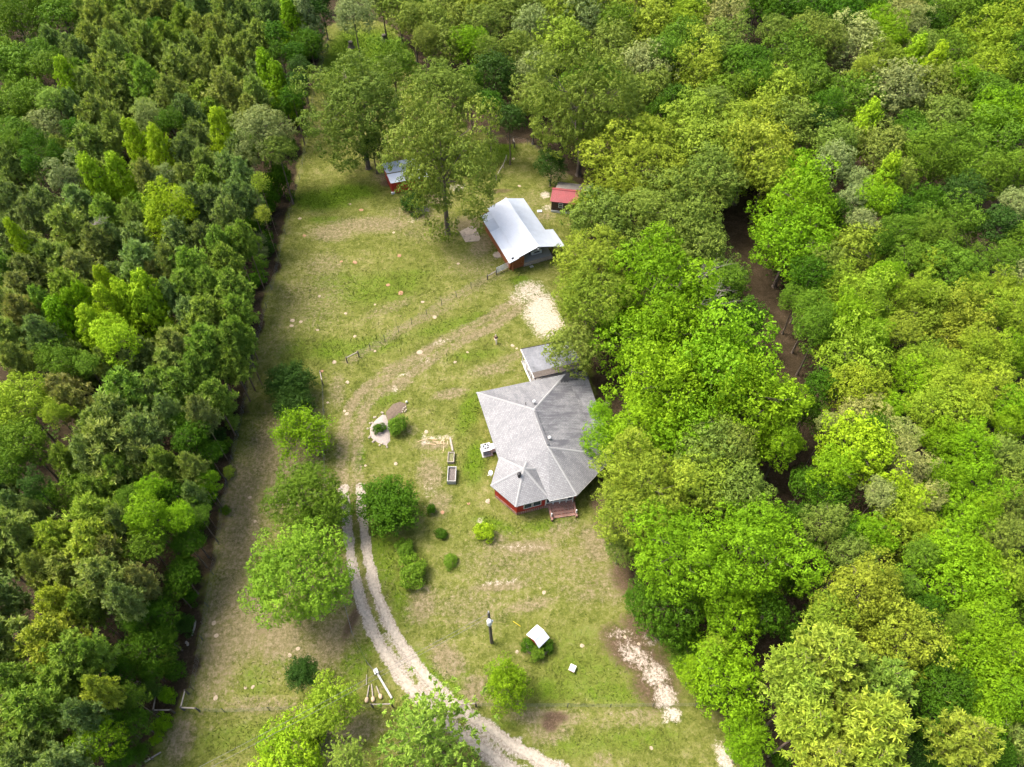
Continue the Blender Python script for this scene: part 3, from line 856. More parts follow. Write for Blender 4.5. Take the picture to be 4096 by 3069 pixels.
ROW = """
2541,675,205,K,Y,15 2809,618,132,k,Y,15 2990,642,134,k,Y,15 2856,735,86,k,O,13 2683,894,174,K,O,15 2415,894,134,k,O,13 2793,985,104,k,O,12 2372,1067,150,K,Y,14,0,0,1.0 2350,838,72,k,Y,8 2362,1195,156,K,Y,14 2636,1154,198,K,B,16 2290,1390,104,k,O,10,2,4 2541,1368,142,k,B,12 2691,1321,124,k,B,13 2460,1290,80,k,D,9
2640,1560,190,l,B,15 2880,1480,204,l,B,16 2990,1610,174,l,B,15 2575,1715,136,l,B,12 2730,1720,152,l,B,13 2415,1760,78,l,B,7.5,3,0 2400,1650,50,l,B,7,3,0 2573,1920,172,K,Y,14 2825,1817,122,k,O,13 2809,1928,124,k,Y,13 2935,1786,84,k,O,13 2951,1959,114,k,O,13 2550,2050,150,K,Y,12 2481,2191,66,k,O,6 2718,2215,174,K,B,14 3033,2200,184,K,B,15 2678,2436,118,k,D,9 2915,2450,112,k,B,9 2560,2404,70,k,D,6 3072,2451,84,k,D,8 2757,2570,60,k,D,4.5 2741,2630,48,k,M,3.5 2650,2520,45,k,D,4
2890,2707,142,l,B,9 2776,2690,62,k,B,6 2988,2925,78,l,B,7 2977,3010,62,l,B,6 3118,3043,30,s,D,3 2860,2600,50,l,L,8
"""
RIGHT = """
3027,18,66,k,D 3136,36,74,k,D 3272,45,78,k,D 3385,59,68,k,D 3453,20,66,k,D 3104,127,60,k,O 3226,122,68,k,O 3181,249,118,l,M 3235,340,84,k,M 3398,190,118,k,A 3489,104,74,l,B 3557,150,64,l,B 3611,68,88,l,n 3634,127,74,l,n 3792,77,112,l,M 3928,45,104,l,M 4000,10,70,l,M 3928,181,112,l,L 3792,217,74,k,M 3928,281,88,l,L 3860,308,54,l,B 3647,244,44,t,P 3738,249,34,t,P 3692,195,58,k,O 3543,263,88,l,Y 3453,290,58,l,Y 3566,385,132,k,A 3407,407,94,k,M 3760,385,114,k,O 3769,475,94,k,O 3090,385,104,k,Y 3036,475,84,k,Y 3167,534,122,k,O 3045,611,114,k,Y 3068,690,84,k,Y 3457,511,47,t,P 3543,706,44,t,P 3344,575,78,k,O 3520,611,104,k,O 3335,656,74,k,A 3430,724,48,k,A 3588,702,64,k,O 3711,647,98,l,M 3928,588,122,l,M 3815,575,74,k,M 3942,385,78,l,M 3964,475,88,l,B 3883,679,88,l,M 3973,700,70,l,M 3181,730,98,l,B 4050,100,94,l,L 4070,300,84,l,M 4070,500,84,l,B 4060,700,84,l,M 3010,250,66,k,D 3040,310,60,k,D 3310,430,60,k,D 3290,500,60,k,K 3640,500,60,k,D 3660,560,60,k,M 3320,150,60,k,O 3700,90,70,k,D 4080,190,70,l,M
3209,863,152,l,B,15 3164,976,132,l,B,14 3413,804,64,k,A 3517,809,74,l,B 3449,886,50,k,A 3607,827,50,k,D 3707,809,62,k,D 3843,777,74,k,K 3829,886,88,l,M 3662,908,78,l,M 3594,931,68,l,M 3730,945,64,l,M 4001,900,74,k,K 4069,818,60,k,A 4060,976,74,l,M 4024,1060,68,l,M 3422,1013,104,k,Y 3300,1044,64,k,O 3245,1103,66,k,D,12 3617,1044,74,l,M 3775,1090,98,l,M 3549,1103,64,l,B 3843,1067,64,l,M 3707,1067,60,l,L 3345,1157,88,l,L 3458,1225,108,l,L 3390,1271,88,l,B 3277,1316,76,l,M,12 3187,1203,58,l,M,9 3245,1248,72,l,M,11 3608,1171,60,l,L 3707,1171,60,l,L 3707,1271,112,l,Y 3843,1239,94,l,Y 3598,1329,64,l,Y 3820,1316,104,l,Y 3933,1248,78,l,L 4001,1157,64,l,L 4060,1112,68,k,A 4060,1271,78,l,L 3911,1375,66,l,L 3422,1429,132,l,L 3662,1443,74,l,L 3752,1456,64,l,L 3956,1438,84,l,L 3888,1470,60,l,L 4047,1410,66,l,B 3320,850,60,k,D 3530,980,50,l,D 3900,1150,60,l,L 3490,1340,60,l,B 4090,1180,60,l,L
3435,1559,112,l,L 3277,1545,60,k,D,11 3141,1613,84,l,B,12 3132,1772,80,l,B,11 3232,1650,58,l,D,9 3322,1695,40,l,n 3445,1668,78,l,n 3585,1749,74,l,n 3617,1885,88,l,n 3707,1998,68,l,n 3517,1975,60,l,n 3435,1808,132,k,P,15 3345,1876,94,l,B 3322,1975,78,k,D,11 3223,1930,60,k,D,8 3617,1989,74,l,P 3594,2111,114,l,L 3481,2143,84,l,B 3698,2111,60,l,L 3671,1527,84,l,B 3775,1545,78,l,L 3707,1636,78,l,L 3820,1658,112,l,L 3888,1613,78,l,L 3979,1568,88,l,L 4047,1636,78,l,B 3752,1772,84,l,B 3866,1781,84,l,B 4024,1704,64,l,B 3888,1944,104,l,B 3843,2066,88,l,B 3775,1907,70,l,B 4024,1885,104,k,O 4001,1810,70,k,O 4038,2021,94,k,O 3979,2147,74,k,O 4069,2134,60,k,O 3798,2202,98,k,B 3911,2224,74,k,B 3684,2224,64,k,M 3313,2089,82,k,O,12 3187,2066,50,k,D,8 3413,2224,88,k,O 3390,2134,62,k,D,11 3560,1640,60,l,B 3950,2040,60,l,B 3500,1720,60,k,D
3458,2363,132,l,Y,16 3322,2445,84,l,Y,13 3617,2544,142,l,Y,15 3503,2530,80,l,Y 3617,2341,64,k,M 3775,2341,118,k,B 3933,2363,104,k,B 3933,2485,84,k,B 4047,2318,84,l,L 3888,2590,88,k,B 3911,2703,122,k,B 4047,2612,88,k,B 4047,2771,94,k,B 3775,2748,94,k,D 3775,2861,94,k,D 3933,2861,104,k,B 3829,2500,50,l,M 3700,2440,60,k,D,12 3740,2640,60,k,D,12 3313,2635,122,p,y,17 3177,2680,84,p,y,15 3209,2771,104,p,y,15 3526,2739,94,p,g,15 3481,2906,132,p,y,17 3232,2906,98,p,y,15 3866,2952,94,p,y,15 4060,2974,64,p,o 3481,3040,104,p,y,15 3300,3040,84,p,y,15 3650,3020,70,k,K,9 3660,2900,60,k,K,8 3990,3020,70,k,D,11 3250,2180,50,k,D,6 3180,2330,55,k,D,6 3200,2560,60,k,D,6 3760,3030,60,k,D,9 3250,2460,40,k,D,5
"""
LAWNT = [
 (1158,1535,92,'e','K',5.0,"dark glossy evergreen tree, northern of the pair beside the fence strip",'evergreen_tree'),
 (1177,1628,76,'e','K',4.2,"lower dark evergreen tree with yellowish flecks, behind the thin airy tree",'evergreen_tree'),
 (1205,1745,112,'x','B',6.0,"thin airy light green tree with twigs showing, below two dark evergreens",'airy_tree'),
 (1215,1985,150,'K','M',9.0,"domed green tree with pale leaf tips, left of the drive's top end",'broadleaf_tree'),
 (1325,2045,86,'k','M',7.0,"small domed green tree overhanging the left rut of the gravel drive",'broadleaf_tree'),
 (1190,2300,216,'K','G',12.0,"largest light green tree on the lawn, left of the gravel drive",'broadleaf_tree'),
 (1554,2025,122,'e','D',5.5,"dense dark green tree with yellow flecks, right of the drive",'evergreen_tree'),
 (1621,2194,36,'s','M',1.6,"small green shrub touching the rounder shrub right of the drive",'shrub'),
 (1653,2285,54,'s','M',2.4,"round green shrub alone on the lawn right of the drive",'shrub'),
 (1725,2036,20,'s','D',1.2,"tiny dark sapling below the white planter box",'sapling'),
 (1767,2135,24,'s','D',1.0,"small dark shrub between the drive tree and the red house corner",'shrub'),
 (1802,2240,30,'s','M',0.9,"low sprawling green shrub beside a bare soil spot",'shrub'),
 (1935,2126,38,'s','P',1.7,"rounded bright yellow green bush in front of the red house corner",'bush'),
 (1587,1704,40,'s','M',2.2,"larger green bush in the mulched island bed",'bush'),
 (1515,1713,22,'s','D',1.3,"smaller round bush on the pale mulch of the island bed",'bush'),
 (1210,2694,64,'e','K',4.5,"dark spiky evergreen tree near the lower fence, left of the drive",'evergreen_tree'),
 (1312,2834,106,'l','L',7.0,"light yellow green tree straddling the lower wire fence under the power lines",'broadleaf_tree'),
 (1165,3035,140,'k','P',7.0,"bright yellow green tree cut by the bottom edge of the picture",'broadleaf_tree'),
 (1700,2960,196,'q','g',11.0,"large thin pine hanging over the gravel drive at the bottom",'pine_tree'),
 (1390,3035,80,'q','g',9.0,"smaller thin pine at the bottom edge, left of the drive",'pine_tree'),
 (2024,2732,94,'l','B',6.0,"solitary vivid green tree between the utility pole and the lower fence",'broadleaf_tree'),
 (2120,2580,30,'s','D',1.5,"dark clipped bush at the left corner of the small well house",'bush'),
 (2150,2612,30,'s','M',1.4,"dark clipped bush in front of the small well house",'bush'),
 (2185,2580,28,'s','D',1.4,"dark clipped bush at the right corner of the small well house",'bush'),
 (1250,2925,40,'s','D',2.6,"dark glossy shrub with white blossoms at the bottom edge",'shrub'),
 (2205,660,60,'k','K',7.0,"dark leafy tree skirting the big oak behind the red roofed shed",'broadleaf_tree'),
 (1490,590,60,'k','K',8.0,"ivy dark tree at the foot of the big oak near the far shed",'broadleaf_tree'),
 (1650,810,50,'s','K',3.0,"low dark leafy shrub under the great oak beside the barn",'shrub'),
]

SPN = {'k': 'broadleaf_tree', 'K': 'oak_tree', 'l': 'feathery_tree', 't': 'tulip_poplar', 'p': 'pine_tree', 'q': 'thin_pine_tree', 's': 'shrub', 'x': 'airy_tree', 'e': 'evergreen_tree'}
SPW = {'k': 'broadleaf tree', 'K': 'oak', 'l': 'feathery tree', 't': 'spire poplar', 'p': 'pine', 'q': 'thin young pine', 's': 'shrub', 'x': 'airy shrub', 'e': 'evergreen'}
CAT = {'s': 'shrub', 'x': 'tree', 'p': 'tree', 'q': 'tree'}
tree_rs = np.random.RandomState(11)
TREE_N = 0
TREE_POS = []

def site(px, py, rpx, sp, h, rzr=1.0):
    """Crown middle over the surveyed point, crown radius, half depth and height."""
    zc = 8.0
    for _ in range(3):
        c = G(px, py, zc)
        D = (Vector((0, 0, CAM_H)) - c).length
        R = rpx * D / FPX * (1 / math.sqrt(1 + ((px - CX) / FPX) ** 2 + ((py - CY) / FPX) ** 2)) * (1.42 if sp == 't' else 1.0 if sp == 'K' and px < 2450 else 1.2 if px > 2650 or (py < 420 and px > 1850) else 1.1)
        if h is None:
            hh = {'p': 12.3, 't': 14.0, 'k': 12.5, 'l': 12.5, 'K': 14.0, 'q': 11, 's': 2, 'e': 5, 'x': 6}[sp] + ((px * 7 + py * 13) % 17 - 8) * .12
        else:
            hh = h
        if sp in 'kKl':
            Rz = min(rzr * R, hh * .485)
        elif sp == 'p':
            Rz = min(max(1.35 * R, 3.0), hh * .42)
        elif sp == 't':
            Rz = min(max(1.75 * R, 3.6), hh * .42)
        elif sp == 'q':
            Rz = min(1.1 * R, hh * .48)
        elif sp == 's':
            Rz = hh * .55
        else:
            Rz = min(.85 * R, hh * .5)
        zc = hh - Rz
    return G(px, py, zc), R, Rz, zc, hh

def plant(px, py, rpx, sp, col, h, label, name, group, bx=0.0, by=0.0, rzr=1.0):
    global TREE_N
    c, R, Rz, zc, hh = site(px, py, rpx, sp, h, rzr)
    i = TREE_N
    TREE_N += 1
    base = Vector((c.x + bx, c.y + by, 0))
    base.z = ground_z(base.x, base.y)
    root = bpy.data.objects.new(name, None)
    root.empty_display_size = .3
    link(root, None, base)
    tag(root, label, CAT.get(sp, 'tree') if name not in ('bush', 'sapling') else name, group)
    protos = PROTO[sp]
    k = (i * 7 + int(px)) % len(protos)
    rot = tree_rs.rand() * 6.283
    cr = bpy.data.objects.new("crown", protos[k])
    link(cr, root, (c.x - base.x, c.y - base.y, zc))
    cr.rotation_euler = (0, 0, rot)
    j = .94 + .12 * tree_rs.rand()
    cr.scale = (R * j, R / j, Rz)
    cc = np.array(COLS[col][0]) * (.90 + .2 * tree_rs.rand()) * (1 + (tree_rs.rand(3) - .5) * np.array([.16, .06, .16]))
    cr.color = (cc[0], cc[1], cc[2], 1)
    if sp in 'pq':
        tm = PINE_TR[k] if sp == 'p' else PINE_SP[0]
        tr = bpy.data.objects.new("trunk", tm)
        link(tr, root, (c.x - base.x, c.y - base.y, zc))
        tr.rotation_euler = (0, 0, rot)
        s = max(Rz, zc / 3.15)
        tr.scale = (R, R, Rz if zc / 3.15 <= Rz else s)
        if zc / 3.15 > Rz:
            tr.scale = (R, R, s)
    elif sp == 'x':
        tr = bpy.data.objects.new("trunk", LOOSE_TR)
        link(tr, root, (0, 0, zc))
        tr.rotation_euler = (0, 0, rot)
        tr.scale = (R, R, max(Rz, zc / 1.55))
    else:
        T = TRUNKS_T if sp == 't' else TRUNKS_S if sp == 's' else TRUNKS
        tr = bpy.data.objects.new("trunk", T[i % len(T)])
        link(tr, root)
        tr.rotation_euler = (0, 0, rot)
        tr.scale = (R, R, zc)
        if sp != 's' and not (bx or by):
            lm = bpy.data.objects.new("limbs", LIMBS[i % 4])
            link(lm, root, (0, 0, zc))
            lm.rotation_euler = (0, 0, rot)
            lm.scale = (R * .95, R * .95, Rz * .95)
        if bx or by:                       # a leaning stem from the foot to the crown
            mb = MB()
            p0, p3 = base.copy(), Vector((c.x, c.y, zc))
            p1 = p0 + (p3 - p0) * .4 + Vector((bx * .12, by * .12, .4))
            mb.path([p0, p1, p3], .22, .12, 8)
            for a in range(7):
                d = Vector((math.cos(a * .9), math.sin(a * .9), .35)) * R * .6
                mb.path([p1 + (p3 - p1) * (.5 + .07 * a), p3 + d * .6, p3 + d], .08, .02, 5)
            tr.data = mb.mesh("leaning_trunk", M_bark, base)
            tr.scale = (1, 1, 1)
            tr.rotation_euler = (0, 0, 0)
    TREE_POS.append((base.x, base.y, R, hh, sp, px, py))
    return root

def rows(txt):
    for w in txt.split():
        f = w.split(',')
        yield (float(f[0]), float(f[1]), float(f[2]), f[3], f[4], float(f[5]) if len(f) > 5 else None,
               float(f[6]) if len(f) > 6 else 0.0, float(f[7]) if len(f) > 7 else 0.0, float(f[8]) if len(f) > 8 else 1.0)

def zone_phrase(zone, px, py):
    if zone == 'left':
        edge = 1330 - py * .21
        c = "on left woods' edge" if px > edge - 260 else "inside left woods" if (px > 420 or (px > 250 and py < 900)) else "by left border"
        r = ("above far field" if py < 130 else "level with far field" if py < 330 else "level with grey shed" if py < 640 else "level with red shed" if py < 980 else
             "level with barn" if py < 1230 else "level with person" if py < 1480 else "level with house roof" if py < 1900 else
             "level with house steps" if py < 2250 else "level with utility pole" if py < 2650 else "near lower corner")
    elif zone == 'top':
        c = ("above far field" if px < 1700 else "beyond barn" if px < 2200 else "beyond red shed" if px < 2650 else "right of red shed")
        r = ("at top border" if py < 60 else "in back row" if py < 240 else "in middle row" if py < 460 else "in front row")
    elif zone == 'row':
        c = "in belt right of buildings"
        r = ("by red shed" if py < 820 else "beside barn" if py < 1120 else "by white sand" if py < 1430 else "overhanging house roof" if py < 1880 else
             "right of house steps" if py < 2300 else "above bare patch" if py < 2660 else "beside bare patch")
    else:
        c = ("along brown lane" if px < 3330 else "inside right woods" if px < 3760 else "by right border")
        r = ("at top border" if py < 130 else "upper part" if py < 420 else "level with red shed" if py < 760 else "level with barn" if py < 1130 else
             "level with white sand" if py < 1420 else "level with house roof" if py < 1880 else "level with house steps" if py < 2280 else "level with well house" if py < 2640 else
             "near lower corner")
    return c, r

def plant_zone(zone, L, group):
    by = {}
    for t in L:
        c, r = zone_phrase(zone, t[0], t[1])
        lab = "%s %s %s, %s" % (COLS[t[4]][1], SPW[t[3]], c, r)
        by.setdefault(lab, []).append(t)
    for lab, ts in by.items():
        nb = -(-len(ts) // 7)
        ts = sorted(ts, key=lambda t: t[1])
        for k in range(nb):
            band = sorted(ts[k * len(ts) // nb:(k + 1) * len(ts) // nb])
            bn = "" if nb == 1 else ["upper ", "lower "][k] if nb == 2 else ["upper ", "middle ", "lower "][k] if nb == 3 else ["topmost ", "upper ", "lower ", "lowest "][min(k, 3)]
            for n, t in enumerate(band):
                l2 = lab
                if len(band) == 2:
                    l2 = ("left " if n == 0 else "right ") + lab
                    if abs(band[0][0] - band[1][0]) < 25:
                        l2 = ("higher " if (t[1] < band[1 - n][1]) else "nearer ") + lab
                elif len(band) > 2:
                    l2 = ("leftmost " if n == 0 else "rightmost " if n == len(band) - 1 else ORD[n] + " from left ") + lab
                plant(t[0], t[1], t[2], t[3], t[4], t[5], bn + l2, SPN[t[3]], group, t[6], t[7], t[8])

ZONES = {z: list(rows(t)) for z, t in (('left', LEFT), ('top', TOP), ('row', ROW), ('right', RIGHT))}
LANE = pxs([(2900, 700), (2930, 760), (2960, 950), (3020, 1150), (3110, 1400), (3150, 1700), (3170, 1950), (3130, 2250), (3080, 2500), (3060, 2700), (3070, 2900), (3080, 3100)])

def close_gaps():
    """Smaller trees stand in the canopy gaps the survey left open."""
    T = []
    for L in ZONES.values():
        for t in L:
            c, R, Rz, zc, hh = site(t[0], t[1], t[2], t[3], t[5], t[8])
            T.append((c.x, c.y, R))
    T = np.array(T)
    rs = np.random.RandomState(3)
    gx, gy = np.meshgrid(np.arange(-130, 131, 2.1), np.arange(8, 186, 2.1))
    gx = (gx + rs.uniform(-.8, .8, gx.shape)).ravel()
    gy = (gy + rs.uniform(-.8, .8, gy.shape)).ravel()
    sd = sd_poly(gx, gy, LAWN_W)
    dl = d_line(gx, gy, LANE)
    n = 0
    for x, y, s, d in zip(gx, gy, sd, dl):
        if s > -5.5 or d < 5.5 or (8 < x < 26 and 12 < y < 100):
            continue
        px, py = project((x, y, 6.0))
        if not (-60 < px < 4156 and -60 < py < 3130):
            continue
        if py > 2250 and px < 330:
            continue                                  # the dark hole among the trunks
        q = np.hypot(T[:, 0] - x, T[:, 1] - y) / T[:, 2]
        if q.min() < 1.5:
            continue
        R = rs.uniform(2.5, 3.6)
        zone = 'left' if px < 1330 - py * .21 + 60 else 'top' if (px < 3000 and py < 700) else 'right'
        sp = rs.choice(['p', 'p', 'k']) if (zone == 'left' and py > 150) else rs.choice(['k', 'l'])
        col = rs.choice(list('gob')) if sp == 'p' else rs.choice(list('DDMM'))
        D = (Vector((x, y, 6)) - Vector((0, 0, CAM_H))).length
        ZONES[zone].append((float(int(px)), float(int(py)), R * FPX / D, str(sp), str(col), float(rs.uniform(8.5, 10)), 0.0, 0.0, 1.0))
        T = np.vstack([T, [x, y, R]])
        n += 1
    print("gap trees", n)
close_gaps()
plant_zone('left', ZONES['left'], "trees of the left woods")
plant_zone('top', ZONES['top'], "trees beyond the farm yard")
plant_zone('row', ZONES['row'], "tree belt right of the buildings")
plant_zone('right', ZONES['right'], "trees of the right woods")
for px, py, r, sp, col, h, label, name in LAWNT:
    plant(px, py, r, sp, col, h, label, name, "trees and shrubs on the lawn")

# ------------------------------------------------------------------ materials of the buildings
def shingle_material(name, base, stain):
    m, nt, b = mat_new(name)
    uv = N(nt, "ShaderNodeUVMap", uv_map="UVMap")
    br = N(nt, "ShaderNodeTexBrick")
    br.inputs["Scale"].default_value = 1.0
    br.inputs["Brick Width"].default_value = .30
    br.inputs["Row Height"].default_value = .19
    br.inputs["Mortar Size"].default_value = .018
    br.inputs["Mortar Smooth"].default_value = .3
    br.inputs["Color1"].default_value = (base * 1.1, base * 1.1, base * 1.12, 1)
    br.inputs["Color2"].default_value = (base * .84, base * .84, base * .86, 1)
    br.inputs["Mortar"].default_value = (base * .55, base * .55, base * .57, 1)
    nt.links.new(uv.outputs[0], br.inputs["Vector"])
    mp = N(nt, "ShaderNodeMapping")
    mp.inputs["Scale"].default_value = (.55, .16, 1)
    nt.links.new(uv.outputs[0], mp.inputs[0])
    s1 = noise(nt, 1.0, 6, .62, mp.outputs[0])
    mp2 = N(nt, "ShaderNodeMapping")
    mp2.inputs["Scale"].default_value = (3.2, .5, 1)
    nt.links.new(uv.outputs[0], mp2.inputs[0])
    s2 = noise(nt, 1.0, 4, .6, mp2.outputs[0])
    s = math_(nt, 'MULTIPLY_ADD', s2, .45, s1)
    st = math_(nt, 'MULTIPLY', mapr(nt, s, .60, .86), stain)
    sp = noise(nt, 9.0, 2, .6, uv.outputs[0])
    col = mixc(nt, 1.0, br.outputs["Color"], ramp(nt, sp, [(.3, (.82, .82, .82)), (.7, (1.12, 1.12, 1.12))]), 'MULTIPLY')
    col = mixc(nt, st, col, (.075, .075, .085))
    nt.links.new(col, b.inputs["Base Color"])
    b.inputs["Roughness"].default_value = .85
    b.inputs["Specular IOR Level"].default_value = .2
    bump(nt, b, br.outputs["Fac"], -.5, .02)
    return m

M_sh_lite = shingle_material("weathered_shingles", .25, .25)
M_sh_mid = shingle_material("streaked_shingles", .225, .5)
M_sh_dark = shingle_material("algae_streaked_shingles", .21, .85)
M_sh_cap = simple_mat("ridge_cap_shingles", (.255, .255, .255), .85, .15, 4)
M_sh_new = simple_mat("dark_repair_shingles", (.055, .055, .060), .85, .35, 5)
M_flat = simple_mat("mottled_roll_roofing", (.15, .155, .17), .7, .45, .7, bumpv=.1)
M_strip = simple_mat("leafy_brown_roof_strip", (.09, .075, .065), .9, .4, 3)
M_red = simple_mat("red_painted_boards", (.36, .030, .020), .6, .22, 3, stretch=(6, 6, 1))
M_brick = None
def brick_material():
    m, nt, b = mat_new("red_brick")
    tc = N(nt, "ShaderNodeTexCoord")
    br = N(nt, "ShaderNodeTexBrick")
    br.inputs["Scale"].default_value = 1.0
    br.inputs["Brick Width"].default_value = .22
    br.inputs["Row Height"].default_value = .075
    br.inputs["Mortar Size"].default_value = .01
    br.inputs["Color1"].default_value = (.30, .115, .075, 1)
    br.inputs["Color2"].default_value = (.20, .075, .055, 1)
    br.inputs["Mortar"].default_value = (.36, .30, .25, 1)
    nt.links.new(tc.outputs["Object"], br.inputs["Vector"])
    col = mixc(nt, 1.0, br.outputs["Color"], ramp(nt, noise(nt, 2.2, 5), [(.3, (.7, .7, .7)), (.7, (1.25, 1.2, 1.2))]), 'MULTIPLY')
    nt.links.new(col, b.inputs["Base Color"])
    b.inputs["Roughness"].default_value = .9
    return m
M_brick = brick_material()
M_white = simple_mat("white_painted_wood", (.58, .58, .57), .5, .08, 4)
M_dirtyw = simple_mat("weathered_white_wood", (.36, .35, .33), .75, .22, 4)
M_glass = simple_mat("dark_window_glass", (.045, .06, .075), .08, .3, 1.5, spec=.8)
M_dark = simple_mat("dark_boards", (.05, .045, .04), .9, .3, 4)  # even dark board colour with slight grain
M_blackmetal = simple_mat("black_metal", (.02, .02, .022), .45, .2, 8)
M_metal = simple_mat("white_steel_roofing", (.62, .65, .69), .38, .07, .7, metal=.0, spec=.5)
M_metal2 = simple_mat("galvanised_and_shade_tone_steel", (.47, .51, .56), .40, .12, .8, spec=.5)  # bare galvanised steel; also paints shade on white roofs' right slopes
M_redroof = simple_mat("red_steel_roofing", (.22, .025, .03), .5, .25, 1.2, spec=.5)
M_oldtin = simple_mat("old_grey_corrugated_roofing", (.19, .17, .15), .85, .35, 2.2)
M_cedar = simple_mat("rust_brown_boards", (.27, .095, .035), .75, .4, 2.5, stretch=(5, 5, .8))
M_oldwood = simple_mat("dark_weathered_boards", (.085, .055, .045), .9, .45, 2.5, stretch=(5, 5, .8))
M_concrete = simple_mat("grey_concrete", (.34, .33, .31), .9, .18, 1.5, bumpv=.15)
M_stone = simple_mat("tan_fieldstone", (.34, .29, .23), .9, .32, 5, bumpv=.4)
M_soil = simple_mat("dark_planter_soil", (.13, .11, .10), .95, .45, 6, bumpv=.6)
M_mulch = simple_mat("grey_mulch", (.29, .25, .22), .95, .35, 7, bumpv=.7)
M_bed = simple_mat("dark_bed_soil", (.12, .09, .065), .95, .45, 5, bumpv=.7)
M_wood = simple_mat("grey_fence_timber", (.30, .26, .22), .9, .3, 5)
M_post = simple_mat("dark_round_post", (.10, .085, .07), .9, .3, 6)
M_steel = simple_mat("dull_green_steel_post", (.075, .085, .075), .6, .2, 8)
M_wire = simple_mat("galvanised_wire", (.15, .15, .145), .5, .1, 10, metal=.4)
M_pale = simple_mat("pale_dug_sand", (.34, .27, .19), .95, .2, 4, bumpv=.5)
M_orange = simple_mat("orange_clay", (.30, .17, .10), .95, .2, 4, bumpv=.5)

def roof_facet(parent, name, pts, eave, mat, thick=.10):
    """A roof plane with thickness; UVs run along the eave and up the slope, in metres."""
    pts = [Vector(p) for p in pts]
    n = Vector((0, 0, 0))
    for i in range(len(pts)):
        n += pts[i].cross(pts[(i + 1) % len(pts)])
    n.normalize()
    if n.z < 0:
        pts.reverse()
        n = -n
    u = (Vector(eave[1]) - Vector(eave[0])).normalized()
    v = n.cross(u)
    mb = MB()
    mb.hexa([p - Vector((0, 0, thick)) for p in pts], pts)
    o = mb.build(name, mat, parent)
    uvl = o.data.uv_layers.new(name="UVMap")
    off = Vector((0, 0, 0))
    p = parent
    while p is not None:
        off += p.location
        p = p.parent
    e0 = Vector(eave[0])
    for lp in o.data.loops:
        w = o.data.vertices[lp.vertex_index].co + off - e0
        uvl.data[lp.index].uv = (w.dot(u), w.dot(v))
    return o

def cap(parent, a, b, mat=None, w=.28, h=.06, name="ridge_cap"):
    a, b = Vector(a), Vector(b)
    mb = MB()
    d = (b - a).normalized()
    s = d.cross(Vector((0, 0, 1))).normalized() * w / 2
    up = Vector((0, 0, h))
    dn = Vector((0, 0, -.04))
    mb.hexa([a - s + dn, b - s + dn, b + dn * .2, a + dn * .2], [a - s + dn + up * .4, b - s + dn + up * .4, b + up, a + up])
    mb.hexa([a + dn * .2, b + dn * .2, b + s + dn, a + s + dn], [a + up, b + up, b + s + dn + up * .4, a + s + dn + up * .4])
    return mb.build(name, mat or M_sh_cap, parent)

# ------------------------------------------------------------------ the house
HZ = 2.8
A = Vector((-4.57, 56.16, HZ)); B1 = Vector((7.05, 59.25, HZ)); Bc = Vector((9.75, 60.35, 2.2)); D2 = Vector((12.4, 46.9, 2.2)); E_ = Vector((7.51, 41.17, HZ)); F_e = Vector((4.30, 40.42, HZ))
Gv = Vector((-1.60, 46.0, HZ)); Pk = Vector((2.68, 51.55, 5.4)); Qk = Vector((4.27, 46.0, 5.4))
TC = Vector((1.38, 43.5, 0)); TR_ = 4.05
house = thing("house", "red board house with grey shingled hip roof and six sided corner wing", "house", (2.5, 48.5, 0))
roof = bpy.data.objects.new("roof", None)
link(roof, house)
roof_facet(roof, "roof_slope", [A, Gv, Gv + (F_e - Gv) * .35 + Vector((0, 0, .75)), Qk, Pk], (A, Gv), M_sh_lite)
D1 = Qk + (D2 - Qk) * (2.6 / 3.2)
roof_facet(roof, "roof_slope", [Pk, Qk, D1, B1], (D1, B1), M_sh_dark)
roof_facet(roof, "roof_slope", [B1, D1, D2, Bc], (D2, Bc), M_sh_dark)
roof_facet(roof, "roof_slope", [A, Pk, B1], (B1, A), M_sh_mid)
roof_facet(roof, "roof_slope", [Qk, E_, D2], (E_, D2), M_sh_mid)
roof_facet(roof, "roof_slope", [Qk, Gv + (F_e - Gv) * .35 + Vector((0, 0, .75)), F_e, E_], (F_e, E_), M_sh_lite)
for a, b in ((Pk, Qk), (A, Pk), (B1, Pk), (Qk, D2), (Qk, E_)):
    cap(roof, a + Vector((0, 0, .01)), b + Vector((0, 0, .01)))
_rd = (Qk - Pk).normalized()
MB().beam(Pk + _rd * .35 + Vector((0, 0, .13)), Qk - _rd * .25 + Vector((0, 0, .13)), .22, .14).build("ridge_vent", M_sh_mid, roof)
# six sided wing roof
hexv = []
a0 = math.atan2(46.34 - TC.y, -1.60 - TC.x)
for k in range(6):
    t = a0 + k * math.pi / 3
    hexv.append(Vector((TC.x + TR_ * math.cos(t), TC.y + TR_ * math.sin(t), HZ + .03)))
apex = Vector((TC.x, TC.y, 4.75))
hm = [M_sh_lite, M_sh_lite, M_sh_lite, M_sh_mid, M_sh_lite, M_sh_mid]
for k in range(6):
    a, b = hexv[k], hexv[(k + 1) % 6]
    if k in (3, 4):                        # these two slopes run into the main roof and stop short
        s = .42
        a = apex + (a - apex) * (s if k == 4 else .98)
        b = apex + (b - apex) * s
    if k == 5:
        a = apex + (a - apex) * .55
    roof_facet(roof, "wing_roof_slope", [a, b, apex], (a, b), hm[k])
for k in range(6):
    f = 1 if k in (0, 1, 2, 3) else .45
    cap(roof, apex + Vector((0, 0, .015)), apex + (hexv[k] - apex) * f + Vector((0, 0, .015)), w=.30)
